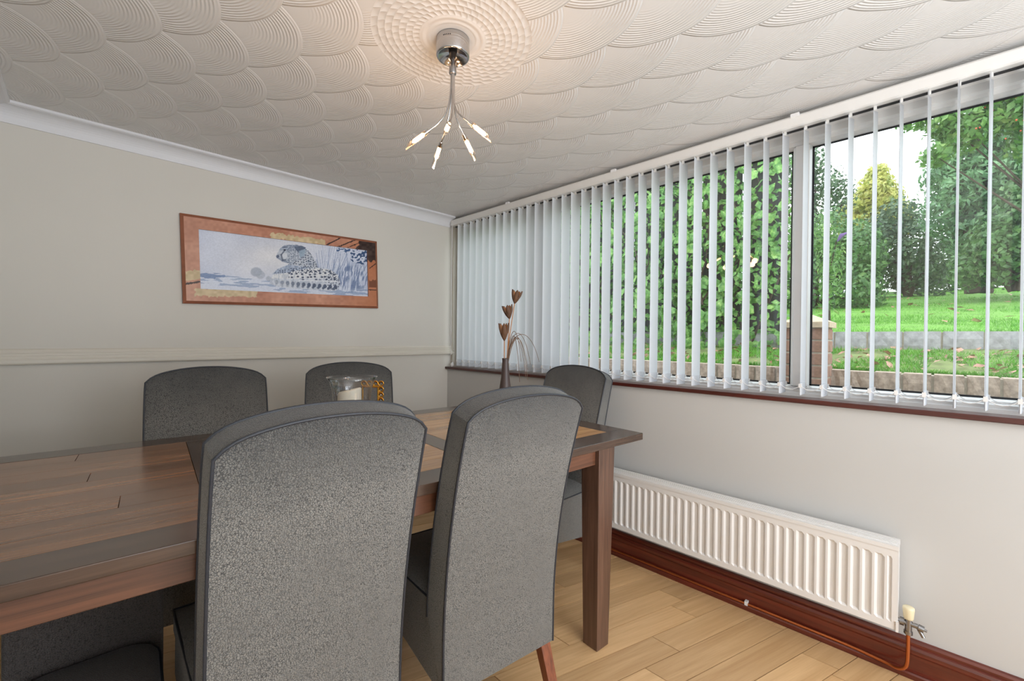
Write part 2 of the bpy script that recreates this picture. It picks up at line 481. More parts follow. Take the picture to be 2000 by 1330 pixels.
# coving: stepped cove along the back wall, mitred return on the left wall
prof = [(0, 2.046), (.006, 2.046), (.008, 2.053)]
for i in range(9):
    a = i / 8 * PI / 2
    prof.append((.008 + .055 * (1 - math.cos(a)), 2.053 + .055 * math.sin(a)))
prof += [(.067, 2.110), (.071, 2.112), (.071, ZC), (0, ZC)]
def sweep_coving():
    n = len(prof); m = MB(); v = []
    for d, z in prof: v.append((2.075, YB - d, z))
    for d, z in prof: v.append((XL + d, YB - d, z))
    for d, z in prof: v.append((XL + d, YF, z))
    f = []
    for s_ in range(2):
        for i in range(n):
            f.append((s_ * n + i, s_ * n + (i + 1) % n, (s_ + 1) * n + (i + 1) % n, (s_ + 1) * n + i))
    f += [tuple(range(n)), tuple(range(3 * n - 1, 2 * n - 1, -1))]
    return m.add(v, f)
S(sweep_coving().build('trim_1', M['coving']), 'white coving between ceiling and picture wall', 'coving')

# dado rail with reeded profile
dp = [(0, 1.032), (.019, 1.034), (.022, 1.040), (.022, 1.053), (.017, 1.057), (.017, 1.060), (.015, 1.062), (.015, 1.068), (.012, 1.070),
      (.012, 1.072), (.013, 1.074), (.013, 1.080), (.009, 1.082), (.009, 1.085), (.010, 1.087), (.008, 1.094), (.003, 1.100), (0, 1.101)]
S(MB().prism([(YB - d, z) for d, z in dp], 'x', XL, 2.112).build('trim_2', M['dado']), 'reeded cream dado rail across the picture wall', 'dado rail')

# mahogany skirting: two stepped mouldings
sp = [(0, 0), (.034, 0), (.034, .016), (.030, .021), (.018, .022), (.018, .078), (.024, .081), (.028, .088), (.028, .100), (.024, .108),
      (.015, .111), (.015, .119), (.011, .126), (0, .128)]
S(MB().prism([(XW - d, z) for d, z in sp], 'y', -1.7, YB).build('baseboard_right', M['mahog']), 'dark mahogany skirting board below the radiator', 'skirting')
S(MB().prism([(YB - d, z) for d, z in sp], 'x', XL, XW - .03).build('baseboard_back', M['mahog']), 'dark mahogany skirting board along the picture wall', 'skirting')
# ------------------------------------------------------------ window
win = thing('window_1', 'white upvc window running the length of the wall', 'window', (0, 0, 0), kind='structure')
Y0, Y1 = -1.43, 2.769
sill = MB().prism([(2.038, .920), (2.041, .917), (2.15, .917), (2.15, .936), (2.041, .936), (2.038, .933)], 'y', -1.44, YB).build('sill', M['sill'], win)
sill['label'] = 'dark mahogany window sill'
head = [(2.120, ZC), (2.120, 2.085), (2.135, 2.078), (2.135, 2.058), (2.142, 2.050), (2.142, 2.022), (2.152, 2.016), (2.152, 2.002), (2.176, 1.994), (2.20, 1.994), (2.20, ZC)]
MB().prism(head, 'y', Y0, Y1).build('head_frame', M['upvc'], win)
bot = [(2.126, .936), (2.126, .950), (2.134, .954), (2.134, .964), (2.152, .968), (2.152, .974), (2.172, .980), (2.20, .980), (2.20, .936)]
MB().prism(bot, 'y', Y0, Y1).build('bottom_frame', M['upvc'], win)
for yc in (2.72, 1.80, .4125, -.80, -1.40):
    mp_ = [(2.20, yc - .034), (2.172, yc - .034), (2.152, yc - .028), (2.150, yc - .022), (2.140, yc - .018), (2.140, yc + .018), (2.150, yc + .022), (2.152, yc + .028), (2.172, yc + .034), (2.20, yc + .034)]
    MB().prism(mp_, 'z', .978, 1.996).build('mullion', M['upvc'], win)
MB().box(2.098, 2.14, 2.752, 2.768, .936, 2.05).build('reveal_strip', M['dado'], win)
for a, b in ((1.834, 2.686), (.4465, 1.766), (-.766, .3785), (-1.366, -.834)):
    p = MB().box(2.186, 2.190, a, b, .98, 1.994).build('pane', M['glass'], win)
    g = MB(); t_ = .007
    for (ya, yb, za, zb) in ((a, b, .98, .98 + t_), (a, b, 1.994 - t_, 1.994), (a, a + t_, .98, 1.994), (b - t_, b, .98, 1.994)):
        g.box(2.182, 2.1855, ya, yb, za, zb)
    g.build('gasket', M['rubber'], p)

# ------------------------------------------------------------ vertical blind
blind = thing('vertical_blind', 'white vertical slat blind turned open across the whole window', 'blind', (2.09, .6, 0.95))
def L(b, x, y, z): return (x - 2.09, y - .6, z - .95)
rail = MB()
rail.prism([(-.030, 1.104), (-.030, 1.140), (-.026, 1.146), (.026, 1.146), (.030, 1.140), (.030, 1.104), (.022, 1.100), (-.022, 1.100)], 'y', -1.40 - .6, 2.74 - .6)
rl = rail.build('head_rail', M['white'], blind)
for y in (1.27, .42, 2.1, -.5):
    MB().box(-.036, -.012, y - .615, y - .585, 1.138, 1.152).build('rail_bracket', M['grey_patch'], blind)
MB().box(.004, .02, -1.39 - .6, 2.73 - .6, 1.0965, 1.0995).build('rail_slot', M['rubber'], blind)
# one slat: slightly cupped fabric, hanger, bottom pocket with weight, link chains
def slat_meshes():
    n = 6; w = .0425
    fab = MB(); v = []
    for z in (.045, 1.092):
        for i in range(n + 1):
            x = -w + 2 * w * i / n; v.append((x, .006 * (1 - (x / w) ** 2), z))
    fab.add(v, [(i, i + 1, n + 2 + i, n + 1 + i) for i in range(n)], True)
    poc = MB(); k = 12; ring = []
    for z in (.0, .048):
        for i in range(k):
            a = 2 * PI * i / k; ring.append((w * math.cos(a), .0040 * math.sin(a) + .001, z))
    poc.add(ring, [(i, (i + 1) % k, k + (i + 1) % k, k + i) for i in range(k)], True)
    poc.add(ring[:k], [tuple(range(k - 1, -1, -1))]); poc.add(ring[k:], [tuple(range(k))])
    hang = MB().box(-.006, .006, -.002, .006, 1.085, 1.103)
    ch = MB()
    for sx in (-1, 1):
        for sy in (1,):
            pts = []
            for i in range(7):
                f = i / 6; pts.append((sx * .041, f * .0725 * sy, .040 - .020 * 4 * f * (1 - f)))
            ch.tube(pts, .0013, 4)
    clipm = MB()
    for sx in (-1, 1): clipm.box(sx * .041 - .003, sx * .041 + .003, -.0045, .0055, .030, .046)
    return fab, poc, hang, ch, clipm
fab, poc, hang, ch, clipm = slat_meshes()
s0 = fab.build('slat', M['slat'], blind)
poc.build('bottom_weight', M['slat'], s0); hang.build('hanger', M['white'], s0); tag(ch.build('link_chain', M['grey_patch'], s0), kind='stuff'); tag(clipm.build('chain_clip', M['grey_patch'], s0), kind='stuff')
jit = [0, -1, -3, -2, 0, -2, -1, -3, -5, -3, -4, -2, -4, -2]
kk = 0
for k in range(-23, 32):
    y = .385 + .0725 * k
    if y > 2.66: break
    o = s0 if kk == 0 else copy_tree(s0, blind)
    o.location = (0, y - .6, 0)
    a = -3 + random.uniform(-2.2, 2.2)
    if k <= -7: a = -7
    o.rotation_euler = (0, 0, math.radians(a)); kk += 1
wand = MB().tube([(-.03, 2.72 - .6, 1.10), (-.03, 2.722 - .6, .6), (-.03, 2.72 - .6, .08)], .0025, 6).build('control_cord', M['grey_patch'], blind)
MB().lathe([(0, 0), (.012, .004), (.014, .02), (.006, .034), (0, .036)], 10, (-.03, 2.705 - .6, -.013)).build('cord_weight', M['grey_patch'], blind)

# ------------------------------------------------------------ dining table
TA = math.radians(-5.2)
table = thing('dining_table', 'dark-framed wooden dining table with warm plank panels and tapered legs', 'table', (1.625, .848, 0), TA)
TL, TW, T0, T1 = 1.905, 1.035, .757, .785
B = .104
pan = [(-.105, -.704), (-.785, -1.37), (-1.45, -TL + .012)]
for (v0, v1) in ((0, B), (TW - B, TW)):
    MB().box(-TL, 0, v0, v1, T0, T1).build('border_rail', M['border'], table, bevel=.002)
cross = [(-.105, 0), (-.785, -.704), (-1.45, -1.37), (-TL, -TL + .012)]
for (u0, u1) in cross:
    MB().box(min(u0, u1) + .0006, max(u0, u1) - .0006, B + .0008, TW - B - .0008, T0, T1 - .0002).build('cross_rail', M['border_y'], table, bevel=.0012)
nv = 9; pw = (TW - 2 * B) / nv
for pi_, (ua, ub) in enumerate(pan):
    for i in range(nv):
        v0 = B + i * pw
        cuts = [ub, ua]
        if (i * 2 + pi_) % 3 == 0: cuts = [ub, ub + (ua - ub) * random.uniform(.3, .7), ua]
        for a, b in zip(cuts[:-1], cuts[1:]):
            cx = (a + b) / 2; cy = v0 + pw / 2
            m = MB().box(a - cx + .0008, b - cx - .0008, -pw / 2 + .0005, pw / 2 - .0005, T0, T1 - .0006)
            o = m.build('plank', M['plank_light'] if pi_ < 2 else M['plank'], table); o.location = (cx, cy, 0)
# legs, tapered on their inner and right faces
def leg(u, v, su, sv):
    a, b = .094, .068
    lo = [(0, 0), (b, 0), (b, b), (0, b)]; hi = [(0, 0), (a, 0), (a, .088), (0, .088)]
    m = MB().hexa([(u + su * x, v + sv * y, 0) for x, y in lo], [(u + su * x, v + sv * y, T0) for x, y in hi])
    if su * sv < 0: m.f = [tuple(reversed(f)) for f in m.f]
    return m
for (u, v, su, sv) in ((-.270, .010, 1, 1), (-.270, TW - .010, 1, -1), (-TL + .034, .010, 1, 1), (-TL + .034, TW - .01, 1, -1)):
    leg(u, v, su, sv).build('leg', M['legw'], table, bevel=.002)
az = .697
for (u0, u1, v0, v1) in ((-TL + .130, -.272, .026, .048), (-TL + .130, -.272, TW - .048, TW - .026), (-.215, -.195, .10, TW - .10), (-TL + .055, -TL + .075, .10, TW - .10)):
    MB().box(u0, u1, v0, v1, az, T0 - .0005).build('apron', M['apron'], table, bevel=.0015)


# ------------------------------------------------------------ dining chairs
def yr(z):      # rear face of the backrest: straight below, raking back above
    return -.120 * max(0, (z - .33) / .655) ** 1.85


def make_chair():
    root = thing('dining_chair', '', 'chair')
    NU, NZ = 26, 24
    def zt(u, front): return (1.0 if front else .984) + .036 * (1 - abs(u) ** 2.2) - .018 * abs(u) ** 11
    def hw(z, front):
        b = .194 + .004 * min(1, max(0, (z - .2) / .8))
        return b + (.006 if front else 0)
    zb = .215
    back = MB()
    def pt(u, t, front):
        z0 = zb if not front else .40
        z = z0 + t * (zt(u, front) - z0)
        th = .085 - .017 * max(0, (z - .45) / .55)
        puff = .010 * (1 - u ** 4) * (1 - (2 * t - 1) ** 8)
        y = yr(z) - puff * .7 if not front else yr(z) + th + puff
        x = u * hw(z, front) * (1 - .012 * (t ** 12))
        return (x, y, z)
    us = [-1 + 2 * i / NU for i in range(NU + 1)]
    for fr in (0, 1):
        v = [pt(u, j / NZ, fr) for j in range(NZ + 1) for u in us]
        f = []
        for j in range(NZ):
            for i in range(NU):
                a = j * (NU + 1) + i; q = (a, a + 1, a + NU + 2, a + NU + 1)
                f.append(q if fr == 0 else tuple(reversed(q)))
        back.add(v, f, True)
    def strip(fnA, fnB, n, fl):
        v = []
        for k in range(n + 1):
            A, Bp = Vector(fnA(k / n)), Vector(fnB(k / n))
            for s_ in (0, .33, .67, 1):
                p = A.lerp(Bp, s_); v.append(p)
        f = []
        for k in range(n):
            for s_ in range(3):
                a = k * 4 + s_; q = (a, a + 1, a + 5, a + 4); f.append(tuple(reversed(q)) if fl else q)
        back.add(v, f, True)
    strip(lambda t: pt(-1, t, 0), lambda t: pt(-1, t, 1), NZ, False)
    strip(lambda t: pt(1, t, 0), lambda t: pt(1, t, 1), NZ, True)
    strip(lambda t: pt(2 * t - 1, 1, 0), lambda t: pt(2 * t - 1, 1, 1), NU, False)
    strip(lambda t: pt(2 * t - 1, 0, 0), lambda t: pt(2 * t - 1, 0, 1), NU, True)
    bo = back.build('backrest', M['leather'], root)
    for fr in (0, 1):
        pts = [pt(-1, j / NZ, fr) for j in range(NZ + 1)] + [pt(u, 1, fr) for u in us[1:-1]] + [pt(1, j / NZ, fr) for j in range(NZ, -1, -1)]
        MB().tube(pts, .0032, 6).build('piping', M['piping'], bo)
    # seat cushion
    seat = MB(); NS = 10
    def ws(y): return .198 + .018 * min(1, max(0, (y - .06) / .36))
    ya, yb = .085, .455
    v = []
    for j in range(NS + 1):
        for i in range(NS + 1):
            u = -1 + 2 * i / NS; y = ya + (yb - ya) * j / NS; tt = j / NS
            z = .452 + .024 * (1 - abs(u) ** 6) * (1 - tt ** 10) + .006 * (1 - tt)
            v.append((u * ws(y), y, z))
    f = [(j * (NS + 1) + i, j * (NS + 1) + i + 1, (j + 1) * (NS + 1) + i + 1, (j + 1) * (NS + 1) + i) for j in range(NS) for i in range(NS)]
    seat.add(v, f, True)
    per = [(-ws(ya), ya), (ws(ya), ya), (ws(yb), yb), (-ws(yb), yb)]
    seat.add([(x, y, .400) for x, y in per] + [(x, y, .452) for x, y in per], [(i, (i + 1) % 4, 4 + (i + 1) % 4, 4 + i) for i in range(4)])
    so = seat.build('seat', M['leather'], root)
    loop = [(-ws(ya), ya, .453), (-ws(yb), yb, .453), (ws(yb), yb, .453), (ws(ya), ya, .453)]
    pts = []
    for i in range(3):
        A, Bp = Vector(loop[i]), Vector(loop[i + 1])
        pts += [A.lerp(Bp, k / 6) for k in range(6 if i < 2 else 7)]
    MB().tube(pts, .0032, 6).build('piping', M['piping'], so)
    # upholstered skirt under the seat, lower edge rising to the front
    sk = MB(); yb2 = yb - .004
    lo = [(-ws(.03) + .004, .035, .222), (ws(.03) - .004, .035, .222), (ws(yb2) - .003, yb2, .285), (-ws(yb2) + .003, yb2, .285)]
    hi = [(x, y, .402) for x, y, z in lo]
    sk.hexa(lo, hi); sk.build('skirt', M['leather'], root, bevel=.006)
    for sx in (-1, 1):
        a, b = .019, .014
        x = sx * .168
        m = MB().hexa([(x - b, -.075, 0), (x + b, -.075, 0), (x + b, -.047, 0), (x - b, -.047, 0)],
                      [(x - a, .012, .235), (x + a, .012, .235), (x + a, .050, .235), (x - a, .050, .235)])
        m.build('leg', M['chairleg'], root, bevel=.002)
        x = sx * .182
        m = MB().hexa([(x - b, .405, 0), (x + b, .405, 0), (x + b, .433, 0), (x - b, .433, 0)],
                      [(x - .021, .402, .30), (x + .021, .402, .30), (x + .021, .444, .30), (x - .021, .444, .30)])
        m.build('leg', M['chairleg'], root, bevel=.002)
    return root


ch0 = make_chair()
chairs = [((.354, .930), -4, 'grey suede dining chair seen from behind, in front of the candle holder', (1, 1, 1)),
          ((.860, .875), -8, 'grey suede dining chair seen from behind, beside the bare table leg', (1, 1, 1)),
          ((.366, 2.071), 173.1, 'grey suede dining chair facing the viewer under the framed cheetah picture', (1, 1, 1)),
          ((.943, 2.061), 158, 'grey suede dining chair against the wall, behind the glass candle holder', (1, 1, 1)),
          ((1.792, 1.361), 86, 'grey suede dining chair at the table end, between table and radiator', (1, 1, .99))]
for i, ((x, y), a, lab, sc) in enumerate(chairs):
    o = ch0 if i == 0 else copy_tree(ch0)
    o.location = (x, y, 0); o.rotation_euler = (0, 0, math.radians(a)); o.scale = sc
    tag(o, lab, 'chair', 'grey suede dining chairs round the table')

# low dark chair tucked under the table
low = thing('low_chair', 'low dark leather chair tucked under the table beside the nearest dining chair', 'chair', (-.01, 1.10, 0), math.radians(-4))
def cushion(x0, x1, y0, y1, z0, z1, r, puff):
    m = MB(); loop = []
    for (cx, cy, a0) in ((x1 - r, y0 + r, -90), (x1 - r, y1 - r, 0), (x0 + r, y1 - r, 90), (x0 + r, y0 + r, 180)):
        for k in range(7):
            a = math.radians(a0 + 15 * k); loop.append((cx + r * math.cos(a), cy + r * math.sin(a)))
    n = len(loop); cxm, cym = (x0 + x1) / 2, (y0 + y1) / 2
    v = [(x, y, z0) for x, y in loop]
    for s_, dz in ((1, 0), (.96, puff * .5), (.85, puff * .8), (.5, puff)):
        v += [(cxm + (x - cxm) * s_, cym + (y - cym) * s_, z1 + dz) for x, y in loop]
    f = [(k * n + i, k * n + (i + 1) % n, (k + 1) * n + (i + 1) % n, (k + 1) * n + i) for k in range(4) for i in range(n)]
    f.append(tuple(4 * n + i for i in range(n))); f.append(tuple(range(n - 1, -1, -1)))
    return m.add(v, f, True), [(x, y, z1) for x, y in loop]
cm, lp = cushion(-.125, .130, 0, .315, .30, .392, .07, .02)
so = cm.build('seat', M['leather_dark'], low); MB().tube(lp, .004, 6, closed=True).build('piping', M['piping'], so)
MB().box(-.135, .140, .32, .375, .12, .60).build('backrest', M['leather_dark'], low, bevel=.012, bseg=3)
MB().box(-.12, .125, .01, .318, .22, .299).build('skirt', M['leather_dark'], low, bevel=.006)
for x in (-.105, .11):
    for y in (.03, .335): MB().box(x - .015, x + .015, y - .015, y + .015, 0, .23).build('leg', M['chairleg'], low)

# ------------------------------------------------------------ picture: painted print in a painted wide frame
def homography(src, dst):
    A = []
    for (x, y), (u, v) in zip(src, dst):
        A += [[x, y, 1, 0, 0, 0, -u * x, -u * y, -u], [0, 0, 0, x, y, 1, -v * x, -v * y, -v]]
    return np.linalg.svd(np.array(A, float))[2][-1].reshape(3, 3)


def inpoly(x, y, poly):
    ins = np.zeros(x.shape, bool); n = len(poly)
    for i in range(n):
        (x0, y0), (x1, y1) = poly[i - 1], poly[i]
        if y0 == y1: continue
        ins ^= ((y0 > y) != (y1 > y)) & (x < (x1 - x0) * (y - y0) / (y1 - y0) + x0)
    return ins


def vnoise(x, y, seed):
    """smooth value noise on a lattice"""
    r = np.random.default_rng(seed).random((257, 257))
    xi = np.floor(x).astype(int); yi = np.floor(y).astype(int); fx = x - xi; fy = y - yi
    fx = fx * fx * (3 - 2 * fx); fy = fy * fy * (3 - 2 * fy)
    g = lambda a, b: r[a % 257, b % 257]
    return (g(xi, yi) * (1 - fx) + g(xi + 1, yi) * fx) * (1 - fy) + (g(xi, yi + 1) * (1 - fx) + g(xi + 1, yi + 1) * fx) * fy


def cells(x, y, seed):
    """distance to nearest jittered lattice point"""
    r = np.random.default_rng(seed).random((64, 64, 2)); xi = np.floor(x).astype(int); yi = np.floor(y).astype(int)
    d = np.full(x.shape, 9.)
    for a in (-1, 0, 1):
        for b in (-1, 0, 1):
            j = r[(xi + a) % 64, (yi + b) % 64]
            d = np.minimum(d, np.hypot(xi + a + .2 + .6 * j[..., 0] - x, yi + b + .2 + .6 * j[..., 1] - y))
    return d


def segd(x, y, a, b):
    a = np.array(a, float); b = np.array(b, float); d = b - a; t = np.clip(((x - a[0]) * d[0] + (y - a[1]) * d[1]) / (d @ d), 0, 1)
    return np.hypot(x - a[0] - t * d[0], y - a[1] - t * d[1])


def paint_print(X, Y):
    def c(*v): return np.array(v, float)
    col = np.ones(X.shape + (3,)) * c(199, 207, 226)
    n = vnoise(X / 220, Y / 120, 1)
    warm = np.exp(-(((X - 900) / 420) ** 2 + ((Y - 480) / 220) ** 2))
    col += warm[..., None] * c(14, 8, -4) + (n[..., None] - .5) * c(18, 16, 12)
    fine = vnoise(X / 9, Y / 7, 2) - .5
    # bank of snow and grass on the ground
    gl = 640 + .10 * (X - 230) + 10 * (vnoise(X / 60, Y * 0, 3) - .5)
    snow = Y > gl
    col[snow] = c(206, 214, 230)
    st = vnoise(X / 70 - Y / 60, Y / 11, 4)
    mk = snow & (st > .52) & (Y < gl + 90)
    col[mk] = col[mk] * .55 + c(96, 122, 166) * .45
    mk = (np.hypot((X - 330) / 130, (Y - 665) / 30) < 1) & (st > .35); col[mk] = c(120, 142, 180)
    mk = (np.hypot((X - 560) / 90, (Y - 715) / 45) < 1) & (st > .35); col[mk] = col[mk] * .4 + c(150, 168, 196) * .6
    # reeds at right
    for k in range(90):
        x0 = 1330 + 450 * random.random(); y0 = 620 + 150 * random.random()
        x1 = x0 + random.uniform(-60, 110); y1 = y0 - random.uniform(90, 330)
        d = segd(X, Y, (x0, y0), (x1, y1)); w = random.uniform(2, 4.5)
        a = np.clip(1 - d / w, 0, 1)[..., None] * random.uniform(.35, .8)
        tone = c(86, 110, 156) if random.random() < .6 else c(228, 234, 242)
        col = col * (1 - a) + tone * a
    tuft = np.clip(1.35 - np.hypot((X - 1640) / 150, (Y - 680) / 120), 0, .5) * 2 * np.clip(vnoise(X / 11 + Y / 60, Y / 46, 5) * 3 - 1.1, 0, 1)
    col = col * (1 - .6 * tuft[..., None]) + c(70, 92, 138) * .6 * tuft[..., None]
    mk = (np.hypot((X - 1740) / 110, (Y - 480) / 70) < 1.1) & (vnoise(X / 16, Y / 12, 6) > .52)
    col[mk] = c(58, 84, 124)
    mk = (np.hypot((X - 1560) / 70, (Y - 420) / 26) < 1) & (vnoise(X / 16, Y / 9, 7) > .55); col[mk] = c(70, 98, 140)
    # cheetah
    def lay(mask, w, tone, d=None, thr=.33):
        """lay a tone over mask; with cell distance d it becomes soft round spots"""
        nonlocal col
        a = mask * w if d is None else mask * np.clip((thr - d) / .10, 0, 1) * w
        a = a[..., None]; col = col * (1 - a) + tone * a
    soft = lambda x, y, rx, ry: np.clip(1.25 - np.hypot((X - x) / rx, (Y - y) / ry), 0, .25) * 4
    body = [(880, 690), (905, 640), (960, 605), (1080, 585), (1180, 575), (1320, 590), (1430, 605), (1500, 650), (1528, 720), (1515, 790),
            (1470, 806), (1300, 798), (1120, 785), (960, 770), (860, 735)]
    chest = [(885, 650), (940, 600), (1040, 560), (1130, 540), (1320, 590), (1180, 600), (1000, 640)]
    neck = [(1035, 560), (1090, 520), (1130, 450), (1190, 400), (1240, 440), (1285, 510), (1318, 585), (1260, 592), (1150, 575)]
    head = [(926, 480), (948, 440), (965, 410), (1000, 382), (1060, 374), (1130, 376), (1190, 396), (1212, 420), (1200, 470), (1150, 500),
            (1100, 530), (1030, 545), (985, 528), (960, 508), (935, 498)]
    ink, grey = c(58, 68, 92), c(140, 154, 178)
    hair = vnoise(X / 9, Y / 24, 8); fur = vnoise(X / 14, Y / 8, 10)
    b = inpoly(X, Y, body); lay(b, 1, c(216, 219, 224)); lay(b & (Y > 690), .5, c(186, 196, 214)); lay(b, .35 * (hair > .55), grey)
    ck = inpoly(X, Y, chest); lay(ck, 1, c(176, 188, 208)); lay(ck, .6 * np.clip(hair * 2 - .7, 0, 1), c(104, 122, 154))
    nk = inpoly(X, Y, neck); lay(nk, 1, c(192, 198, 208)); lay(nk, .45 * (fur > .5), grey)
    lay(nk, .9, ink, cells(X / 23, Y / 21, 9), .32)
    hd = inpoly(X, Y, head); lay(hd, 1, c(186, 194, 206)); lay(hd, .55 * np.clip(fur * 2.4 - 1, 0, 1), c(118, 132, 156))
    lay(hd & (Y < 430), .45, c(120, 134, 160)); lay(hd & (X > 1030), .8, ink, cells(X / 20, Y / 17, 11), .28)
    lay(inpoly(X, Y, [(1095, 392), (1165, 382), (1208, 402), (1165, 462), (1125, 440)]), .75, c(74, 88, 112))
    lay(inpoly(X, Y, [(1140, 435), (1205, 410), (1190, 478), (1150, 498)]), .9, c(148, 168, 188))
    lay(soft(1006, 476, 24, 26), .8, c(206, 211, 219)); lay(np.clip(1.5 - segd(X, Y, (985, 526), (1060, 545)) / 7, 0, 1), .7, c(112, 126, 150)); lay(np.clip(1.5 - segd(X, Y, (936, 496), (985, 526)) / 5, 0, 1), .7, c(112, 126, 150))
    for p, w_ in ((((1008, 428), (975, 470)), 6), (((975, 470), (986, 518)), 7), (((986, 520), (1018, 516)), 6), (((990, 400), (1030, 396)), 5)):
        lay(np.clip(1.5 - segd(X, Y, *p) / w_, 0, 1), .8, c(76, 86, 108))
    lay(soft(942, 484, 13, 12), .9, c(74, 86, 112)); lay(soft(1008, 424, 10, 6), 1, c(30, 36, 50))
    lay(b & (X > 1040) & (Y > 610) & (Y < 705), .95, ink, cells(X / 44, Y / 30, 12), .31)
    lay(b & ((X > 1390) | (Y < 640)), .85, ink, cells(X / 25, Y / 20, 13), .30)
    for k in range(12):
        lay(soft(930 + 50 * k, 722 + 4.4 * k, 15, 17), .3 + .6 * min(1, k / 6), c(70, 82, 106))
    for k in range(11):
        lay(soft(980 + 48 * k, 752 + 3.4 * k, 11, 10), .2 + .6 * min(1, k / 6), c(70, 82, 106))
    lay(np.clip(1.4 - segd(X, Y, (1140, 706), (1490, 716)) / 5, 0, 1), .8, c(226, 229, 234))
    lay(soft(742 + 0 * X, 628, 46, 38), .75, c(152, 162, 180)); lay(soft(782, 655, 36, 32), .6, c(160, 170, 186)); lay(soft(855, 690, 22, 20), .7, c(164, 174, 190))
    return np.clip(col + fine[..., None] * 14, 0, 255)


def paint_frame(X, Y):
    def c(*v): return np.array(v, float)
    col = np.ones(X.shape + (3,)) * c(186, 132, 108)
    n = vnoise(X / 26, Y / 22, 21); n2 = vnoise(X / 160, Y / 140, 22)
    col += (n[..., None] - .5) * c(22, 20, 18) + (n2[..., None] - .5) * c(26, 30, 30)
    pale = np.clip((700 - X) / 600, 0, 1)[..., None]; col = col * (1 - .25 * pale) + c(186, 152, 136) * .25 * pale
    strong = np.clip((X - 1500) / 300, 0, 1)[..., None]; col = col * (1 - .6 * strong) + c(178, 108, 70) * .6 * strong
    jag = 26 * (vnoise(X / 18, Y / 18, 23) - .5)
    y_ = c(196, 176, 140)
    for (x0, x1, ya, yb, sl) in ((880, 1390, 268, 392, .13), (60, 232, 618, 705, -.06), (185, 740, 778, 846, .03)):
        yy = Y - sl * (X - x0)
        mk = (X + jag > x0) & (X + jag < x1) & (yy + jag > ya) & (yy - jag < (yb if sl != .13 else 320)); col[mk] = y_ + (n[mk][:, None] - .5) * 30
    blk = c(58, 42, 38)
    for p, w in ((((1395, 378), (1555, 298)), 6), (((1505, 396), (1695, 318)), 6), (((1600, 400), (1720, 350)), 4), (((1800, 600), (1880, 540)), 4), (((60, 745), (235, 716)), 9),
                 (((1795, 798), (1884, 800)), 4)):
        mk = segd(X, Y, *p) + 6 * (vnoise(X / 10, Y / 10, 24) - .5) < w; col[mk] = blk
    mk = (np.hypot((X - 1830) / 165, (Y - 415) / 115) + .5 * (vnoise(X / 26, Y / 22, 25) - .5) < 1) & (X > 1660); col[mk] = blk + (n[mk][:, None] - .5) * 40
    mk = (X > 1795) & (Y > 690 + 40 * (vnoise(X / 14, Y * 0, 26))) & (Y < 775); col[mk] = c(120, 74, 52)
    return np.clip(col, 0, 255)


def painted_mat(name):
    t = NT(name); at = t.n('ShaderNodeVertexColor', layer_name='ink')
    return t.base(at.outputs['Color'], .4, 0, .3)


def painted_grid(name, mat, parent, x0, x1, z0, z1, nx, nz, y, fn, hom):
    """flat printed sheet: x right, z up; fn paints it, hom maps sheet position to the print's own layout"""
    xs = np.linspace(x0, x1, nx + 1); zs = np.linspace(z0, z1, nz + 1)
    XX, ZZ = np.meshgrid(xs, zs)
    co = np.stack([XX, np.full_like(XX, y), ZZ], -1).reshape(-1, 3)
    idx = np.arange((nx + 1) * (nz + 1)).reshape(nz + 1, nx + 1)
    q = np.stack([idx[:-1, :-1], idx[:-1, 1:], idx[1:, 1:], idx[1:, :-1]], -1).reshape(-1, 4)
    me = bpy.data.meshes.new(name); me.vertices.add(len(co)); me.vertices.foreach_set('co', co.ravel())
    me.loops.add(q.size); me.loops.foreach_set('vertex_index', q.ravel().astype(np.int32))
    me.polygons.add(len(q)); me.polygons.foreach_set('loop_start', np.arange(0, q.size, 4, dtype=np.int32))
    me.update(); me.validate()
    P = np.stack([XX, ZZ, np.ones_like(XX)], -1) @ hom.T; U = P[..., 0] / P[..., 2]; V = P[..., 1] / P[..., 2]
    rgb = fn(U, V) / 255.; lin = np.where(rgb <= .04045, rgb / 12.92, ((rgb + .055) / 1.055) ** 2.4)
    at = me.color_attributes.new('ink', 'FLOAT_COLOR', 'POINT')
    at.data.foreach_set('color', np.concatenate([lin.reshape(-1, 3), np.ones((lin.size // 3, 1))], 1).astype(np.float32).ravel())
    me.materials.append(mat); o = bpy.data.objects.new(name, me); C.objects.link(o); o.parent = parent
    return o


pic = thing('framed_picture', 'wide framed print of a resting cheetah in a copper-brown frame', 'picture', (.902, YB - .001, 1.578))
pic.rotation_euler = (0, math.radians(-1.85), 0)
PW, PH = .5425, .231
hom = homography([(-PW, PH), (PW, PH), (PW, -PH), (-PW, -PH)], [(55, 92), (1884, 340), (1884, 972), (75, 912)])
ih = np.linalg.inv(hom)
def back(px, py):
    p = ih @ np.array([px, py, 1.]); return p[0] / p[2], p[1] / p[2]
ix0 = (back(220, 240)[0] + back(232, 780)[0]) / 2; ix1 = (back(1787, 425)[0] + back(1790, 862)[0]) / 2
iz1 = (back(220, 240)[1] + back(1787, 425)[1]) / 2; iz0 = (back(232, 780)[1] + back(1790, 862)[1]) / 2
pm = painted_mat('printed_picture_ink')
MB().box(-PW + .004, PW - .004, -.010, 0, -PH + .004, PH - .004).build('backing_board', M['apron'], pic)
painted_grid('print', pm, pic, ix0, ix1, iz0, iz1, 420, 190, -.0125, paint_print, hom)['label'] = 'blue-grey print of a lying cheetah'
fy = -.0215
e = .014
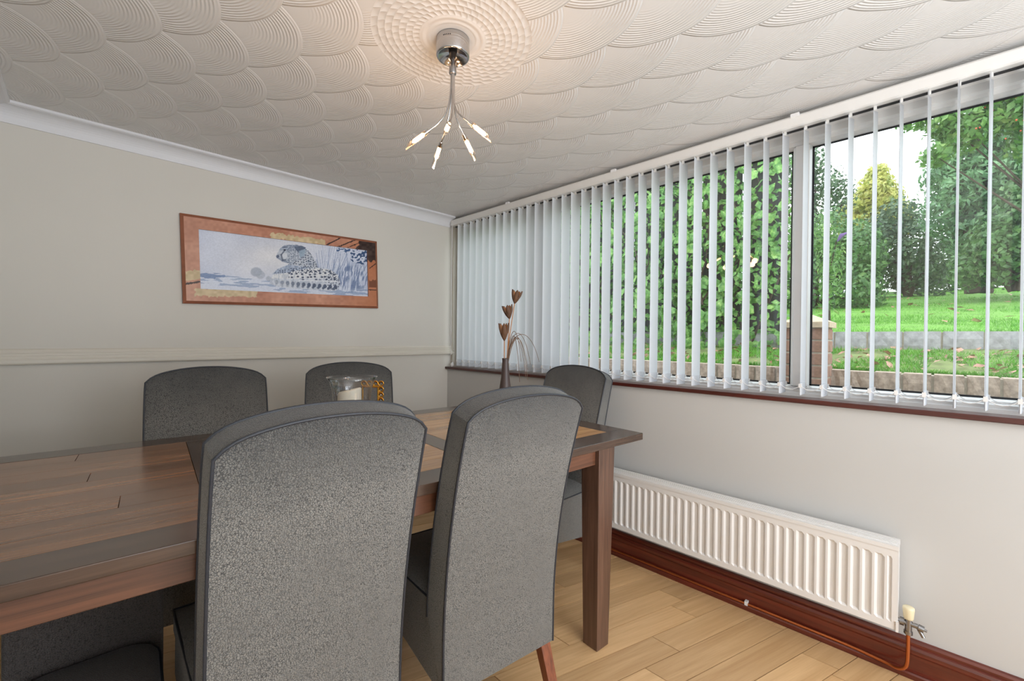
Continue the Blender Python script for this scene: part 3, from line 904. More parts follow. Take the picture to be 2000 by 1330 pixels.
for nm, (a, b, c_, d, nx, nz) in {'t': (-PW + e, PW - e, iz1, PH - e, 420, 30), 'b': (-PW + e, PW - e, -PH + e, iz0, 420, 30),
                                  'l': (-PW + e, ix0, iz0, iz1, 40, 110), 'r': (ix1, PW - e, iz0, iz1, 40, 110)}.items():
    painted_grid('frame_face', pm, pic, a, b, c_, d, nx, nz, fy, paint_frame, hom)
ed = MB(); ex = M['frame_edge'] = plain('dark_copper_frame_edge', (136, 82, 58), .4, nz=.2, nscale=20)
def ring(x0, x1, z0, z1, X0, X1, Z0, Z1, ya, yb):
    ed.add([(X0, yb, Z0), (X1, yb, Z0), (X1, yb, Z1), (X0, yb, Z1), (x0, ya, z0), (x1, ya, z0), (x1, ya, z1), (x0, ya, z1)],
           [(i, (i + 1) % 4, 4 + (i + 1) % 4, 4 + i) for i in range(4)])
ring(-PW + e, PW - e, -PH + e, PH - e, -PW, PW, -PH, PH, fy, -.016)
ring(-PW, PW, -PH, PH, -PW, PW, -PH, PH, -.016, 0)
ring(ix0, ix1, iz0, iz1, ix0, ix1, iz0, iz1, -.012, fy)
ed.build('frame_edge', ex, pic)

# ------------------------------------------------------------ ceiling lamp
lamp = thing('ceiling_lamp', 'chrome spider lamp with five glowing tube shades on the ceiling rose', 'lamp', (LAMP[0], LAMP[1], ZC))
def lz(z): return z - ZC
MB().lathe([(.0, -.001), (.0525, -.001), (.0530, -.006), (.0530, -.052), (.051, -.056), (.046, -.056), (.044, -.048), (0, -.044)], 40).build('canopy', M['chrome'], lamp)
hole = MB()
for a0 in (-160, -20, 70):
    for k in range(5):
        a = math.radians(a0 + 6 * k); hole.box(-.0016, .0016, -.0016, .0016, 0, 0)
        c0 = Vector((.0532 * math.cos(a), .0532 * math.sin(a), -.018)); tv = Vector((-math.sin(a), math.cos(a), 0)); n_ = Vector((math.cos(a), math.sin(a), 0))
        hole.v = hole.v[:-8]; hole.f = hole.f[:-6]; hole.sm = hole.sm[:-6]
        ringv = [c0 + tv * .0018 * math.cos(q * PI / 4) + Vector((0, 0, 1)) * .0018 * math.sin(q * PI / 4) + n_ * .0002 for q in range(8)]
        hole.add(ringv, [tuple(range(8))])
hole.build('vent_holes', M['rubber'], lamp)
MB().lathe([(0, -.044), (.0115, -.044), (.0115, -.108), (.010, -.111), (0, -.111)], 20).build('sleeve', M['nickel'], lamp)
H_ = [(.77, 1.15), (.785, 1.055), (.85, 1.19), (.87, 1.09), (.83, 1.01)]
TIP = [(.72, 1.20), (.745, 1.02), (.87, 1.262), (.93, 1.105), (.875, .962)]
for (hx, hy), (tx, ty) in zip(H_, TIP):
    p0 = Vector((0, 0, -.105)); h = Vector((hx - LAMP[0], hy - LAMP[1], 1.82 - ZC)); t_ = Vector((tx - LAMP[0], ty - LAMP[1], 1.768 - ZC))
    dirv = (t_ - h).normalized(); a_ = Vector((h.x, h.y, 0)).normalized() * .005
    c1 = Vector((a_.x, a_.y, -.235)); c2 = h - dirv * .07
    s0_ = p0 + a_
    pts = []
    for k in range(15):
        u = k / 14; pts.append(s0_ * (1 - u) ** 3 + c1 * 3 * u * (1 - u) ** 2 + c2 * 3 * u * u * (1 - u) + h * u ** 3)
    arm = MB().tube(pts, .0026, 8).build('arm', M['chrome'], lamp)
    x = dirv; yv = x.cross(Vector((0, 0, 1))).normalized(); zv = yv.cross(x)
    ln = (t_ - h).length
    def loc(s_, r, q): return h + x * s_ + yv * r * math.cos(q) + zv * r * math.sin(q)
    MB().tube([h - x * .006, h + x * .012], .0062, 12).build('holder', M['chrome'], arm)
    g = MB(); v = []
    for r_ in (.0082, .0070):
        for s_ in (.006, .5):
            for k in range(16):
                q = 2 * PI * k / 16
                sl = .006 if s_ == .006 else ln - .011 + .013 * math.sin(q + PI)
                v.append(loc(sl, r_, q))
    f = []
    for k in range(16):
        k2 = (k + 1) % 16
        f += [(k, k2, 16 + k2, 16 + k), (32 + k, 48 + k, 48 + k2, 32 + k2), (16 + k, 16 + k2, 48 + k2, 48 + k)]
    g.add(v, f, True).build('glass_shade', M['bulbglass'], arm)
    MB().tube([h + x * .012, h + x * .018, h + x * .052, h + x * .060], [.002, .0060, .0060, .001], 10).build('bulb', M['bulb'], arm)
    ld = bpy.data.lights.new('halogen', 'POINT'); ld.energy = .42; ld.color = (1, .62, .36); ld.shadow_soft_size = .02
    lo_ = bpy.data.objects.new('halogen', ld); C.objects.link(lo_); lo_.parent = lamp; lo_.location = t_ + x * .02

# ------------------------------------------------------------ things on the table
ZT = T1
hold = thing('candle_holder', 'flared clear glass candle holder standing on the table', 'candle holder', (.648, 1.405, ZT))
def gl_prof():
    o = [(.030, .0), (.036, .004), (.020, .014), (.014, .030), (.022, .044), (.052, .056), (.0605, .085), (.0605, .170), (.064, .205), (.072, .232), (.082, .2470)]
    i = [(.0800, .2472), (.069, .230), (.061, .205), (.0578, .170), (.0578, .086), (.050, .0605), (0, .058)]
    return [(0, 0)] + o + i
MB().lathe(gl_prof(), 40).build('glass_body', M['clear'], hold)
cand = thing('pillar_candle', 'ivory pillar candle with a slumped top inside the glass holder', 'candle', (.642, 1.411, ZT + .0595))
m = MB(); v = []; seg = 28
for (r_, z, tl) in ((0, 0, 0), (.038, 0, 0), (.0395, .02, 0), (.038, .138, 1), (.034, .143, 1), (.0, .136, .9)):
    for k in range(seg):
        a = 2 * PI * k / seg
        rd = (.705, -.71); tilt = .009 * (math.cos(a) * rd[0] + math.sin(a) * rd[1]) * tl * (r_ / .038)
        v.append((r_ * math.cos(a), r_ * math.sin(a), z + tilt))
m.add(v, [(i * seg + k, i * seg + (k + 1) % seg, (i + 1) * seg + (k + 1) % seg, (i + 1) * seg + k) for i in range(5) for k in range(seg)], True)
m.build('wax', M['wax'], cand)
MB().tube([(0, 0, .13), (.001, 0, .150)], .0012, 6).build('wick', M['rubber'], cand)

gf = thing('photo_stand', 'gold stand edged with clear gem rings behind the glass candle holder', 'ornament', (.778, 1.487, ZT), math.radians(-46))
bar = MB()
for (a, b) in (((-.05, 0, .196), (.022, 0, .196)), ((.008, 0, .0), (.008, 0, .196)), ((-.05, 0, 0), (-.05, 0, .196))):
    bar.tube([a, b], .0032, 6)
bar.box(-.06, .03, -.025, .025, 0, .006)
bar.build('gold_bar', M['gold'], gf)
rg = None
def rings():
    for k in range(4): yield (.019 - .0215 * k, 0, .208)
    for k in range(9): yield (.0185, 0, .186 - .0205 * k)
for p in rings():
    if rg is None:
        rg = MB().tube([(.0098 * math.cos(2 * PI * k / 18), 0, .0098 * math.sin(2 * PI * k / 18)) for k in range(18)], .0020, 6, closed=True).build('ring', M['gold'], gf)
        MB().lathe([(0, -.004), (.0078, 0), (0, .004)], 12).build('gem', M['gem'], rg); rg.children[0].rotation_euler = (PI / 2, 0, 0)
        o = rg
    else: o = copy_tree(rg, gf)
    o.location = p

vx, vy = 1.40, 1.43
vase = MB().lathe([(0, 0), (.036, 0), (.040, .01), (.042, .05), (.036, .10), (.027, .15), (.020, .20), (.0165, .245), (.0150, .275), (.0155, .284), (.0165, .288), (.0140, .289), (.0120, .27), (.012, .2), (0, .19)], 32).build('bottle_vase', M['vase'])
vase.location = (vx, vy, ZT); tag(vase, 'slim brown ceramic bottle vase on the table near the blind', 'vase')
rgt = Vector((.704, -.71, 0)); fwd = Vector((.71, .704, 0))
def vp(a, z, d=0): return Vector((vx, vy, 0)) + rgt * a + fwd * d + Vector((0, 0, z))
pods = [((.040, 1.330), (.052, 1.392), .002, 'dried lotus pod stem with the topmost open pod'), ((.017, 1.258), (.004, 1.322), .006, 'dried pod stem of middle height with an open pod'),
        ((-.006, 1.155), (-.010, 1.238), -.006, 'shortest dried pod stem, its pod just above the vase neck')]
for (bs, tp, st0, lab) in pods:
    b_ = vp(bs[0], bs[1]); t_ = vp(tp[0], tp[1]); base = vp(st0, ZT + .196)
    root = thing('dried_pod_stem', lab, 'dried flower', tuple(base), group='dried pods in the vase')
    o_ = Vector(base); mid = (vp(st0 * 1.0, 1.10) + b_) / 2
    pts = []
    for k in range(9):
        u = k / 8; pts.append(Vector((0, 0, 0)) * (1 - u) ** 2 + (vp(st0 + .001, 1.09) - o_) * 2 * u * (1 - u) + (b_ - o_) * u * u)
    MB().tube(pts, .0022, 6).build('stem', M['stem'], root)
    ax = (t_ - b_).normalized(); ln = (t_ - b_).length; s1 = ax.cross(fwd).normalized(); s2 = ax.cross(s1).normalized()
    for k in range(5):
        a = 2 * PI * k / 5 + .4
        rad = s1 * math.cos(a) + s2 * math.sin(a); tan = ax.cross(rad).normalized()
        NI = 8; W_ = 3; v = []
        for i in range(NI + 1):
            u = i / NI; r_ = .021 * math.sin(min(1, u * 1.3) * PI / 2) ** .9 * (1 + .30 * u); w_ = .0118 * math.sin(PI * min(1, u * .86 + .06)) ** .8 * (1 if u < .97 else .15)
            for j in range(-1, 2):
                v.append(b_ - o_ + ax * ln * u + rad * (r_ * (1 - .22 * j * j)) + tan * (w_ * j))
        n3 = 3; f = [(i * 3 + j, i * 3 + j + 1, (i + 1) * 3 + j + 1, (i + 1) * 3 + j) for i in range(NI) for j in range(2)]
        pe = MB().add(v, f, True).build('pod_petal', M['pod'], root)
        so_ = pe.modifiers.new('thick', 'SOLIDIFY'); so_.thickness = .0016; so_.material_offset = 1
        pe.data.materials.append(M['pod_in'])
    MB().tube([b_ - o_ + ax * ln * .1, b_ - o_ + ax * ln * .5, b_ - o_ + ax * ln * .78], [.003, .006, .002], 7).build('pod_core', M['pod_in'], root)
tw = thing('curly_twigs', 'spray of thin drooping brown twigs arching out of the vase', 'dried flower', (vx, vy, ZT + .2))
ends = [(.158, 1.058, .0), (.118, 1.045, .03), (.073, 1.06, -.02), (.098, .98, .05), (.104, .975, -.03), (.068, .96, .02), (.105, 1.02, .0)]
for k, (a, z, d) in enumerate(ends):
    top = 1.200 + .012 * (k % 3) - .006 * k / 2
    P0, P1, P2, P3 = vp(.004, ZT + .2), vp(.010 + .003 * k, top + .035, d * .3), vp(a * .72, top + .045, d * .8), vp(a, z, d)
    pts = [P0 * (1 - u) ** 3 + P1 * 3 * u * (1 - u) ** 2 + P2 * 3 * u * u * (1 - u) + P3 * u ** 3 - Vector(tw.location) for u in [i / 18 for i in range(19)]]
    MB().tube(pts, [.0021 - .0011 * i / 18 for i in range(19)], 5).build('twig', M['twig'], tw)

# ------------------------------------------------------------ radiator
rad = thing('radiator', 'long low white panel radiator under the window', 'radiator', (1.97, .082, 0))
RL = 1.40; zb_, zt_ = .180, .466
pit_ = .0335; nfl = int((RL - .03) / pit_)
fp = MB(); v = []; fl = []
prof_y = []
for k in range(nfl):
    y = .018 + k * pit_
    prof_y += [(y, .009), (y + .009, .0), (y + .016, .0), (y + .025, .009)]
prof_y = [(0, .0), (.014, .0)] + prof_y + [(RL - .012, .0), (RL, .0)]
ny = len(prof_y)
rows = [(zb_, 0), (zb_ + .022, 0), (zb_ + .030, 1), (zt_ - .045, 1), (zt_ - .036, 0), (zt_, 0)]
for z, fz in rows: v += [(d * fz, y, z) for y, d in prof_y]
for j in range(len(rows) - 1): fl += [(j * ny + i, (j + 1) * ny + i, (j + 1) * ny + i + 1, j * ny + i + 1) for i in range(ny - 1)]
fp.add(v, fl); fp.box(.0075, .012, 0, RL, zb_, zt_)
fp.build('front_panel', M['rad'], rad)
MB().box(.055, .062, 0, RL, zb_, zt_).build('back_panel', M['rad'], rad)
top = MB().prism([(-.003, zt_ - .012), (-.003, zt_ + .002), (.066, zt_ + .008), (.066, zt_ - .010), (.062, zt_ - .010), (.062, zt_ - .001), (.003, zt_ - .003), (.003, zt_ - .012)], 'y', -.003, RL + .003)
tg = top.build('top_grille', M['rad'], rad)
rid = MB()
for x in (.012, .024, .036, .048): rid.box(x, x + .004, .0, RL, zt_ + .001 + x * .09, zt_ + .0055 + x * .09)
rid.build('grille_ridge', M['rad'], tg)
for y in (-.002, RL - .001): MB().box(.004, .058, y, y + .003, zb_ + .03, zt_ - .004).build('side_panel', M['rad'], rad)
MB().box(-.0035, .01, -.004, .003, zb_ - .004, zb_ + .03).build('end_cap', M['rad'], rad)
for y in (.35, 1.05): MB().box(.062, .0905, y, y + .03, zb_ + .03, zt_ - .04).build('wall_bracket', M['rad'], rad)
vl = thing('x', '', None); bpy.data.objects.remove(vl)
Vb = MB().tube([(.030, 0, .205), (.030, -.052, .205)], .008, 12)
Vb.tube([(.030, -.006, .205), (.030, -.017, .205)], .013, 6).tube([(.030, -.028, .178), (.030, -.028, .222)], .0095, 12)
Vb.tube([(.030, -.028, .168), (.030, -.028, .180)], .012, 6).tube([(.030, -.052, .203), (.030, -.066, .200)], .011, 6)
Vb.tube([(.030, -.066, .2), (.030, -.074, .199)], .004, 8).tube([(.030, -.052, .200), (.026, -.066, .176)], .0055, 10)
va = Vb.build('valve', M['nickel'], rad); va['label'] = 'nickel radiator valve with a drain spout'
MB().lathe([(0, 0), (.012, 0), (.0135, .004), (.016, .034), (.0155, .040), (.012, .0425), (0, .043)], 18, (.030, -.028, .220)).build('valve_cap', M['cream'], va)
pts = [(.030, -.028, .172), (.030, -.028, .10), (.030, -.024, .055), (.034, -.004, .034), (.050, .03, .028), (.0635, .14, .0275), (.0635, .3, .0275), (.0635, .9, .0275), (.0635, 1.4, .0275)]
sm_ = []
for i in range(len(pts) - 1):
    p0, p1, p2, p3 = [Vector(pts[max(0, min(len(pts) - 1, i + d))]) for d in (-1, 0, 1, 2)]
    for k in range(5):
        t_ = k / 5; sm_.append(.5 * ((2 * p1) + (p2 - p0) * t_ + (2 * p0 - 5 * p1 + 4 * p2 - p3) * t_ ** 2 + (3 * p1 - p0 - 3 * p2 + p3) * t_ ** 3))
sm_.append(Vector(pts[-1]))
pp = MB().tube(sm_, .0055, 10).build('pipe', M['copper'], rad); pp['label'] = 'copper pipe along the skirting'
MB().box(.056, .0735, .48, .492, .0225, .040).build('pipe_clip', M['grey_patch'], pp)

# ------------------------------------------------------------ outside
def OUT(o, label, cat): return tag(o, label, cat, kind='structure')
OUT(MB().box(2.32, 3.5, -8, 12, .38, .44).build('path', M['path']), 'narrow grey path outside below the window', 'path')
def slope_mesh(name, mat, x0, z0, x1, z1, y0, y1, nx, ny, amp, seed):
    m = MB(); v = []
    for j in range(ny + 1):
        for i in range(nx + 1):
            x = x0 + (x1 - x0) * i / nx; y = y0 + (y1 - y0) * j / ny
            z = z0 + (z1 - z0) * i / nx + amp * (math.sin(x * 3.1 + seed) * math.cos(y * 2.3 + seed) + .4 * math.sin(y * 7 + x * 5))
            v.append((x, y, z))
    m.add(v, [(j * (nx + 1) + i, j * (nx + 1) + i + 1, (j + 1) * (nx + 1) + i + 1, (j + 1) * (nx + 1) + i) for j in range(ny) for i in range(nx)], True)
    return m.build(name, mat)
OUT(slope_mesh('grass_bank', M['bank'], 3.48, .955, 4.56, 1.12, -5, 7, 12, 80, .012, 1), 'mossy grass strip between the two garden walls', 'ground')
OUT(slope_mesh('lawn', M['lawn'], 4.66, 1.245, 13, 2.29, -9, 12, 20, 30, .02, 2), 'green lawn sloping up behind the garden walls', 'lawn')
OUT(slope_mesh('far_ground', M['lawn'], 13, 2.29, 60, 3.0, -50, 50, 6, 12, .0, 2), 'grass stretching away behind the trees', 'ground')

def rough_block(l, d, h, seed, amp=.006):
    """block with a split, uneven face, centred on its base"""
    r = random.Random(seed); m = MB(); n, k = 5, 3; v = []
    for j in range(k + 1):
        for i in range(n + 1):
            edge = i in (0, n) or j in (0, k)
            x = -d / 2 + (r.uniform(.004, .008) if edge else r.uniform(-amp, amp * .4)); v.append((x, -l / 2 + l * i / n, h * j / k))
    fr = [(j * (n + 1) + i, (j + 1) * (n + 1) + i, (j + 1) * (n + 1) + i + 1, j * (n + 1) + i + 1) for j in range(k) for i in range(n)]
    o = len(v)
    v += [(d / 2, -l / 2, 0), (d / 2, l / 2, 0), (d / 2, l / 2, h), (d / 2, -l / 2, h)]
    bl = [i for i in range(n + 1)]; tl = [k * (n + 1) + i for i in range(n + 1)]
    fr.append(tuple(bl) + (o + 1, o)); fr.append(tuple(reversed(tl)) + (o + 3, o + 2))
    le = [j * (n + 1) for j in range(k + 1)]; re_ = [j * (n + 1) + n for j in range(k + 1)]
    fr.append(tuple(reversed(le)) + (o, o + 3)); fr.append(tuple(re_) + (o + 2, o + 1)); fr.append((o, o + 1, o + 2, o + 3))
    return m.add(v, fr)
def block_wall(name, label, x, y0, y1, z1, courses, l, h, mat, top_mat=None):
    w = thing(name, label, 'garden wall', (x, (y0 + y1) / 2, z1 - courses * h))
    protos = [rough_block(l - .012, .14, h - .006, 50 + q).build('block', mat, w) for q in range(4)]
    n = 0
    for c_ in range(courses):
        y = y0 - (l / 2 if c_ % 2 else 0)
        while y < y1:
            if n < 4: o = protos[n]
            else: o = protos[n % 4].copy(); C.objects.link(o)
            o.location = (random.uniform(-.004, .004), y + l / 2 - (y0 + y1) / 2, c_ * h + random.uniform(-.002, .002))
            n += 1; y += l
    MB().box(-.055, .065, y0 - (y0 + y1) / 2, y1 - (y0 + y1) / 2, 0, courses * h - .012).build('mortar_core', M['mortar'], w)
    return w
block_wall('retaining_wall', 'low wall of rough tan blocks just outside the window', 3.42, -1.4, 4.6, .992, 3, .128, .165, M['stone'])
block_wall('terrace_wall', 'weathered grey block wall holding up the lawn', 4.58, -2.4, 6.5, 1.256, 1, .215, .17, M['stone_g'])

pier = thing('brick_pier', 'square brick pier with a pyramid cap outside the window', 'garden wall', (3.27, .578, .40))
pb = MB().box(-.115, .115, -.055, .055, 0, .07)
protos = []
nco = 11; hc = .0775
for c_ in range(nco):
    for s_ in (-1, 1):
        if not protos: o = MB().box(-.113, .113, -.053, .053, .004, hc - .006).build('brick', M['brick'], pier, bevel=.004); protos.append(o)
        else: o = protos[0].copy(); C.objects.link(o)
        if c_ % 2: o.location = (s_ * .059, 0, c_ * hc); o.rotation_euler = (0, 0, PI / 2)
        else: o.location = (0, s_ * .059, c_ * hc)
MB().box(-.107, .107, -.107, .107, 0, nco * hc).build('mortar_core', M['mortar'], pier)
q = .128
MB().hexa([(-q, -q, nco * hc), (q, -q, nco * hc), (q, q, nco * hc), (-q, q, nco * hc)], [(-q, -q, nco * hc + .034), (q, -q, nco * hc + .034), (q, q, nco * hc + .034), (-q, q, nco * hc + .034)]) \
    .hexa([(-q, -q, nco * hc + .034), (q, -q, nco * hc + .034), (q, q, nco * hc + .034), (-q, q, nco * hc + .034)], [(-.01, -.01, nco * hc + .088), (.01, -.01, nco * hc + .088), (.01, .01, nco * hc + .088), (-.01, .01, nco * hc + .088)]).build('pyramid_cap', M['cap'], pier)


# ------------------------------------------------------------ foliage
def leaves_mesh(name, mat, parent, pts, nrm, size, jitter=.5, asp=.55, fold=.25):
    """one mesh of folded leaf blades: pts (n,3), nrm (n,3) facing, size (n,)"""
    n = len(pts); nr = nrm + rng.normal(0, jitter, (n, 3)); nr /= np.linalg.norm(nr, axis=1, keepdims=True)
    a = rng.normal(0, 1, (n, 3)); a[:, 2] -= .6; a -= (a * nr).sum(1, keepdims=True) * nr; a /= np.linalg.norm(a, axis=1, keepdims=True)
    b = np.cross(nr, a); s_ = size[:, None]
    V = np.stack([pts - a * s_ * .5, pts + b * s_ * asp * .5 + nr * s_ * fold * .3 - a * s_ * .06, pts + a * s_ * .5, pts - b * s_ * asp * .5 + nr * s_ * fold * .3 - a * s_ * .06], 1).reshape(-1, 3)
    idx = np.arange(n * 4).reshape(n, 4); T = np.concatenate([idx[:, [0, 1, 2]], idx[:, [0, 2, 3]]], 1).reshape(-1, 3)
    me = bpy.data.meshes.new(name); me.vertices.add(len(V)); me.vertices.foreach_set('co', V.ravel())
    me.loops.add(T.size); me.loops.foreach_set('vertex_index', T.ravel().astype(np.int32))
    me.polygons.add(len(T)); me.polygons.foreach_set('loop_start', np.arange(0, T.size, 3, dtype=np.int32)); me.update(); me.validate()
    me.materials.append(mat); o = bpy.data.objects.new(name, me); C.objects.link(o); o.parent = parent; o['kind'] = 'stuff'
    return o


def blob_points(blobs, n, shell=.55):
    w = np.array([b[3] * b[4] * b[5] for b in blobs]) ** .75; w /= w.sum()
    P, N = [], []
    for b, k in zip(blobs, rng.multinomial(n, w)):
        d = rng.normal(0, 1, (k, 3)); d /= np.linalg.norm(d, axis=1, keepdims=True)
        r = shell + (1 - shell) * rng.random((k, 1)) ** .5; lump = 1 + .14 * np.sin(d[:, :1] * 9 + b[0]) * np.cos(d[:, 2:] * 8 + b[1])
        P.append(np.array(b[:3]) + d * r * lump * np.array(b[3:])); N.append(d)
    return np.concatenate(P), np.concatenate(N)


def plant(name, label, cat, base, blobs, n, size, mat, trunk=None, group=None, shell=.5, sizevar=.35, asp=.55):
    root = thing(name, label, cat, base, group=group)
    P, N = blob_points(blobs, n, shell); P = P - np.array(base)
    leaves_mesh('foliage', mat, root, P, N, size * (1 + sizevar * rng.normal(0, .6, n).clip(-1, 1.5)), asp=asp)
    tk = MB(); bx, by, bz = base
    for b in blobs[:6]:
        e_ = Vector((b[0] - bx, b[1] - by, b[2] - bz)); m_ = Vector((e_.x * .3, e_.y * .3, e_.z * .55))
        r_ = trunk or .05
        tk.tube([(random.uniform(-.03, .03), random.uniform(-.03, .03), -.05), m_, e_], [r_, r_ * .6, r_ * .2], 7)
    tk.build('trunk', M['bark'], root); return root


# ivy hedge close to the window: dark boards behind, 300 big leaves as parts, the mass as one
iv = thing('ivy_hedge', 'tall hedge of big glossy ivy leaves close outside the window', 'hedge', (4.35, 3.2, 1.03))
ib = MB()
for k in range(30):
    ib.box(.34 + .012 * (k % 2), .37 + .012 * (k % 2), -2.2 + k * .2 + .006, -2.2 + (k + 1) * .2 - .006, -.05, 1.95)
ib.build('board_backing', M['hedge_back'], iv)
nn_ = 10500
P = np.stack([rng.uniform(-.12, .25, nn_), rng.uniform(-2.28, 3.8, nn_), rng.uniform(.0, 2.2, nn_)], 1)
P[:, 0] += .09 * np.sin(P[:, 1] * 5) * np.cos(P[:, 2] * 6) + .10
N = np.tile([[-1., -.35, .35]], (nn_, 1))
keep = rng.random(nn_) < (.55 + .45 * (np.sin(P[:, 1] * 4.2 + 1) * np.sin(P[:, 2] * 5.1) > -.35))
P, N = P[keep], N[keep]
leaves_mesh('foliage', M['ivy'], iv, P, N, rng.uniform(.055, .095, len(P)), .55, .7)
# dark twigs in it
tk = MB()
for k in range(46):
    y = random.uniform(-2.2, 3.6); z = random.uniform(0, .5); pts = [(.1 + random.uniform(-.08, .2), y, z)]
    for s_ in range(5):
        p = pts[-1]; pts.append((p[0] + random.uniform(-.05, .05), p[1] + random.uniform(-.16, .16), p[2] + random.uniform(.18, .4)))
    tk.tube(pts, [.010, .009, .008, .006, .005, .003], 5)
tk.build('stems', M['bark'], iv)
lf = []
for q_ in range(3):
    m = MB(); w_, l_ = .034 + .006 * q_, .052 + .008 * q_
    m.add([(0, 0, -l_), (w_, .006, -l_ * .35), (w_ * .8, .008, l_ * .3), (0, .0, l_), (-w_ * .8, .008, l_ * .3), (-w_, .006, -l_ * .35), (0, -.006, -l_ * .2), (0, -.005, l_ * .4)],
          [(0, 1, 6), (1, 2, 7, 6), (2, 3, 7), (3, 4, 7), (4, 5, 6, 7), (5, 0, 6)], True)
    lf.append(m)
first = [None] * 3
for k in range(298):
    q_ = k % 3
    if first[q_] is None: o = first[q_] = lf[q_].build('leaf', M['ivy'], iv)
    else: o = first[q_].copy(); C.objects.link(o)
    y = random.uniform(-2.25, -.3) if k < 220 else random.uniform(-.3, 1.2); z = random.uniform(.05, 1.75)
    o.location = (-.10 + .09 * math.sin(y * 5) * math.cos(z * 6) + random.uniform(-.02, .05), y, z)
    o.rotation_euler = (random.uniform(-.5, .5), random.uniform(-.9, .9), math.radians(-105) + random.uniform(-.7, .7))

plant('clipped_hedge', 'clipped green hedge behind the brick pier', 'hedge', (8.2, 1.3, 1.65),
      [(8.3, .95, 2.1, .7, .36, .75), (8.3, 1.45, 2.2, .7, .40, .95), (8.4, 1.9, 2.3, .8, .5, 1.05), (8.2, .75, 1.9, .6, .25, .45), (8.3, 2.6, 2.4, .8, .7, 1.2), (8.3, .82, 2.5, .6, .33, .5), (8.3, 1.2, 2.75, .6, .36, .5)], 14000, .075, M['hedge'], .04)
plant('slender_tree', 'thin dark airy tree rising above the clipped hedge', 'tree', (10.2, 1.7, 2.0),
      [(10.2, 1.72, 4.35, .5, .26, .75), (10.2, 1.45, 4.1, .4, .22, .5), (10.2, 1.95, 4.7, .5, .35, .8), (10.2, 1.7, 3.4, .5, .4, .7), (10.3, 2.5, 4.4, .6, .5, 1.2), (10.2, 1.25, 3.9, .3, .2, .4)], 4200, .085, M['darkleaf'], .05, shell=.2)
plant('golden_tree', 'yellow-green tree beyond the hedge', 'tree', (12.6, 1.0, 2.2),
      [(12.6, .98, 4.4, .6, .42, .55), (12.6, .72, 4.15, .5, .25, .45), (12.6, 1.30, 4.1, .6, .34, .45), (12.5, 1.0, 3.7, .6, .55, .5), (12.6, .95, 4.85, .4, .22, .3), (12.6, .62, 3.85, .5, .3, .4), (12.6, 1.5, 4.0, .5, .3, .35)], 8000, .11, M['yellow'], .08, shell=.35)
plant('holly_bush', 'dark round bush in the gap between the golden tree and conifer', 'bush', (10.6, .35, 2.05),
      [(10.7, .70, 2.9, .6, .42, .85), (10.7, .32, 2.75, .6, .36, .85), (10.6, .95, 2.6, .5, .35, .65), (10.6, .0, 2.55, .5, .30, .65), (10.7, .5, 3.45, .4, .35, .4)], 5600, .085, M['darkleaf'], .05, shell=.4)
plant('conifer', 'large green conifer on the lawn with feathery drooping sprays', 'tree', (9.2, -.45, 1.95),
      [(9.2, -.32, 3.95, .8, .42, .5), (9.2, -.45, 3.4, .8, .55, .5), (9.2, -.12, 3.65, .6, .34, .34), (9.2, -.62, 4.5, .7, .45, .6), (9.2, -.15, 3.1, .6, .38, .35), (9.3, -.75, 2.8, .8, .5, .7), (9.3, -1.0, 3.8, .9, .5, 1.0), (9.2, -.35, 2.75, .6, .3, .4)],
      15000, .11, M['conifer'], .13, shell=.35, asp=.32)
tb = plant('berry_tree', 'light-leaved tree with orange berries overhanging the lawn at the top', 'tree', (7.0, -1.0, 1.55),
      [(6.6, -.52, 3.65, .5, .30, .36), (6.6, -.22, 3.42, .4, .26, .22), (6.6, -.05, 3.55, .4, .2, .16), (6.7, -.75, 3.35, .5, .3, .4), (6.8, -1.1, 3.5, .7, .4, .6), (6.5, .02, 3.18, .3, .15, .10), (6.6, -.35, 3.85, .4, .3, .2), (6.5, .2, 3.62, .25, .16, .08)],
      6500, .075, M['birch'], .022, shell=.2)
bm = MB()
for k in range(34):
    b = random.choice([(6.5, -.5, 3.6), (6.5, -.3, 3.4), (6.55, -.7, 3.3)])
    bm.lathe([(0, -.010), (.008, -.004), (.008, .004), (0, .010)], 6, (b[0] - 7.0 + random.uniform(-.45, .1), b[1] + 1.0 + random.uniform(-.25, .25), b[2] - 1.55 + random.uniform(-.25, .25)))
o = bm.build('berries', M['berry'], tb); o['kind'] = 'stuff'
plant('laurel_shrub', 'dense mid-green shrub at the lawn edge under the conifer', 'bush', (8.3, -.7, 1.88),
      [(8.3, -.55, 2.35, .5, .28, .5), (8.3, -.8, 2.6, .5, .32, .7), (8.3, -1.1, 2.7, .6, .4, .8), (8.4, -.3, 2.15, .4, .2, .28)], 8000, .075, M['hedge'], .04, shell=.4)
plant('back_bushes', 'dark bushes closing the garden behind the lawn', 'bush', (12.5, -.6, 2.25),
      [(12.6, -.4, 2.75, .6, .6, .6), (12.6, .3, 2.6, .6, .5, .5), (12.7, -1.3, 3.0, .7, .8, .9), (12.6, 1.4, 2.9, .6, .6, .8)], 7000, .10, M['darkleaf'], .05, shell=.4)
bud = thing('buddleia', 'green arching shrub with one purple flower spike by the hedge', 'bush', (5.6, .80, 1.35))
Pb, Nb = blob_points([(.0, .0, .55, .25, .12, .55), (.0, .06, .9, .2, .12, .25)], 500, .2)
leaves_mesh('foliage', M['birch'], bud, Pb, Nb, rng.uniform(.05, .09, 500), asp=.3)
MB().tube([(0, -.05, .86), (0, -.09, .93), (0, -.14, .95)], [.004, .022, .006], 8).build('flower', M['purple'], bud)
MB().tube([(0, 0, -.02), (0, .02, .5), (0, -.05, .88)], [.012, .01, .004], 6).build('stem', M['bark'], bud)

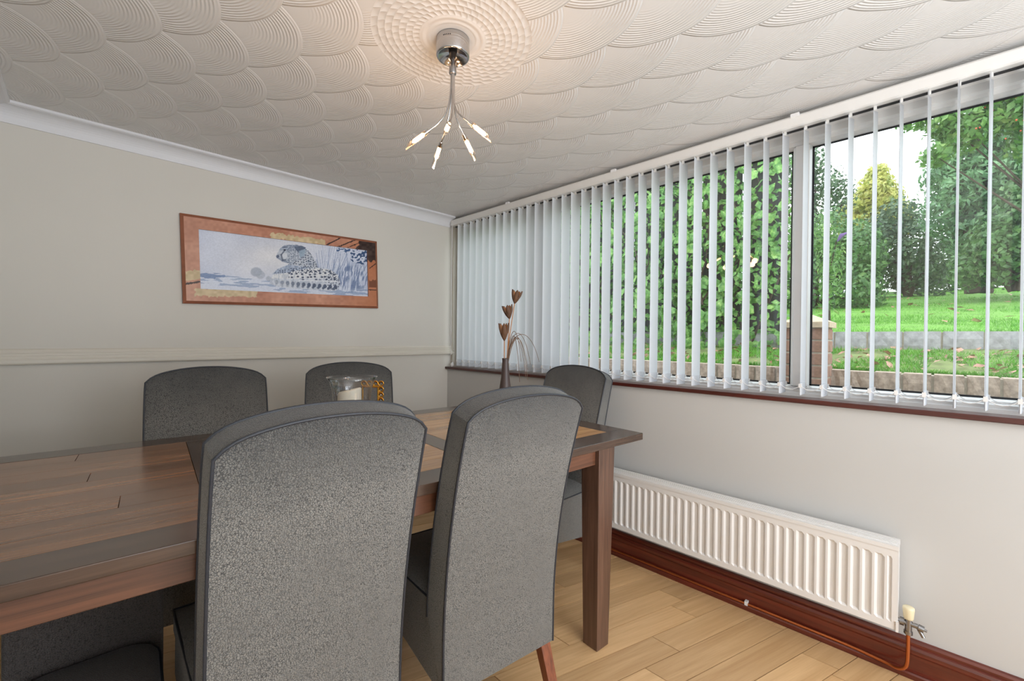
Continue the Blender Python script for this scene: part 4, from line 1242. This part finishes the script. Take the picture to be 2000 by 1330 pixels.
# grass blades on bank and lawn, fallen leaves
def blades(name, label, n, f, h, mat):
    X, Y, Z = f(n); hh = rng.uniform(.4, 1, n) * h
    dx, dy = rng.normal(0, .5, n) * hh, rng.normal(0, .5, n) * hh; w = rng.uniform(.0025, .005, n) * (h / .05)
    a = rng.uniform(0, PI, n)
    V = np.stack([np.stack([X - w * np.cos(a), Y - w * np.sin(a), Z], 1), np.stack([X + w * np.cos(a), Y + w * np.sin(a), Z], 1), np.stack([X + dx, Y + dy, Z + hh], 1)], 1).reshape(-1, 3)
    me = bpy.data.meshes.new(name); me.vertices.add(3 * n); me.vertices.foreach_set('co', V.ravel())
    me.loops.add(3 * n); me.loops.foreach_set('vertex_index', np.arange(3 * n, dtype=np.int32))
    me.polygons.add(n); me.polygons.foreach_set('loop_start', np.arange(0, 3 * n, 3, dtype=np.int32)); me.update(); me.validate()
    me.materials.append(mat); o = bpy.data.objects.new(name, me); C.objects.link(o)
    return tag(o, label, 'grass', kind='stuff')
def bank_f(n):
    X = rng.uniform(3.52, 4.42, n); Y = rng.uniform(-1.0, 2.6, n); d = np.sin(X * 7 + 1) * np.sin(Y * 5) + .6 * np.sin(Y * 11 + X * 3)
    k = d > -.35; X, Y = np.where(k, X, 3.56), Y
    return X, Y, .955 + (X - 3.48) * .153
blades('bank_grass', 'tufts of green grass on the strip between the garden walls', 16000, bank_f, .05, M['grass'])
def lawn_f(n):
    X = 4.7 + 7.5 * rng.random(n) ** 1.5; Y = rng.uniform(-.12, .30, n) * X + rng.normal(0, .1, n) ; return X, Y, 1.245 + (X - 4.66) * .1253 - .005
blades('lawn_grass', 'short mown grass all over the sloping lawn', 30000, lawn_f, .035, M['grass'])
def scatter(name, label, n, xr, yr_, zf, size):
    X = rng.uniform(*xr, n); Y = rng.uniform(*yr_, n); P = np.stack([X, Y, zf(X) + .025], 1)
    o = leaves_mesh(name, M['deadleaf'], None, P, np.tile([[0., 0, 1]], (n, 1)), rng.uniform(size * .6, size * 1.3, n), .35, .6)
    return tag(o, label, 'fallen leaves', kind='stuff')
scatter('bank_leaves', 'pinkish fallen leaves lying on the grass strip', 260, (3.6, 4.45), (-.9, 2.6), lambda x: .955 + (x - 3.48) * .153, .06)
scatter('lawn_leaves', 'few fallen leaves scattered over the lawn', 60, (5, 10), (-1, 1.6), lambda x: 1.245 + (x - 4.66) * .1253, .08)
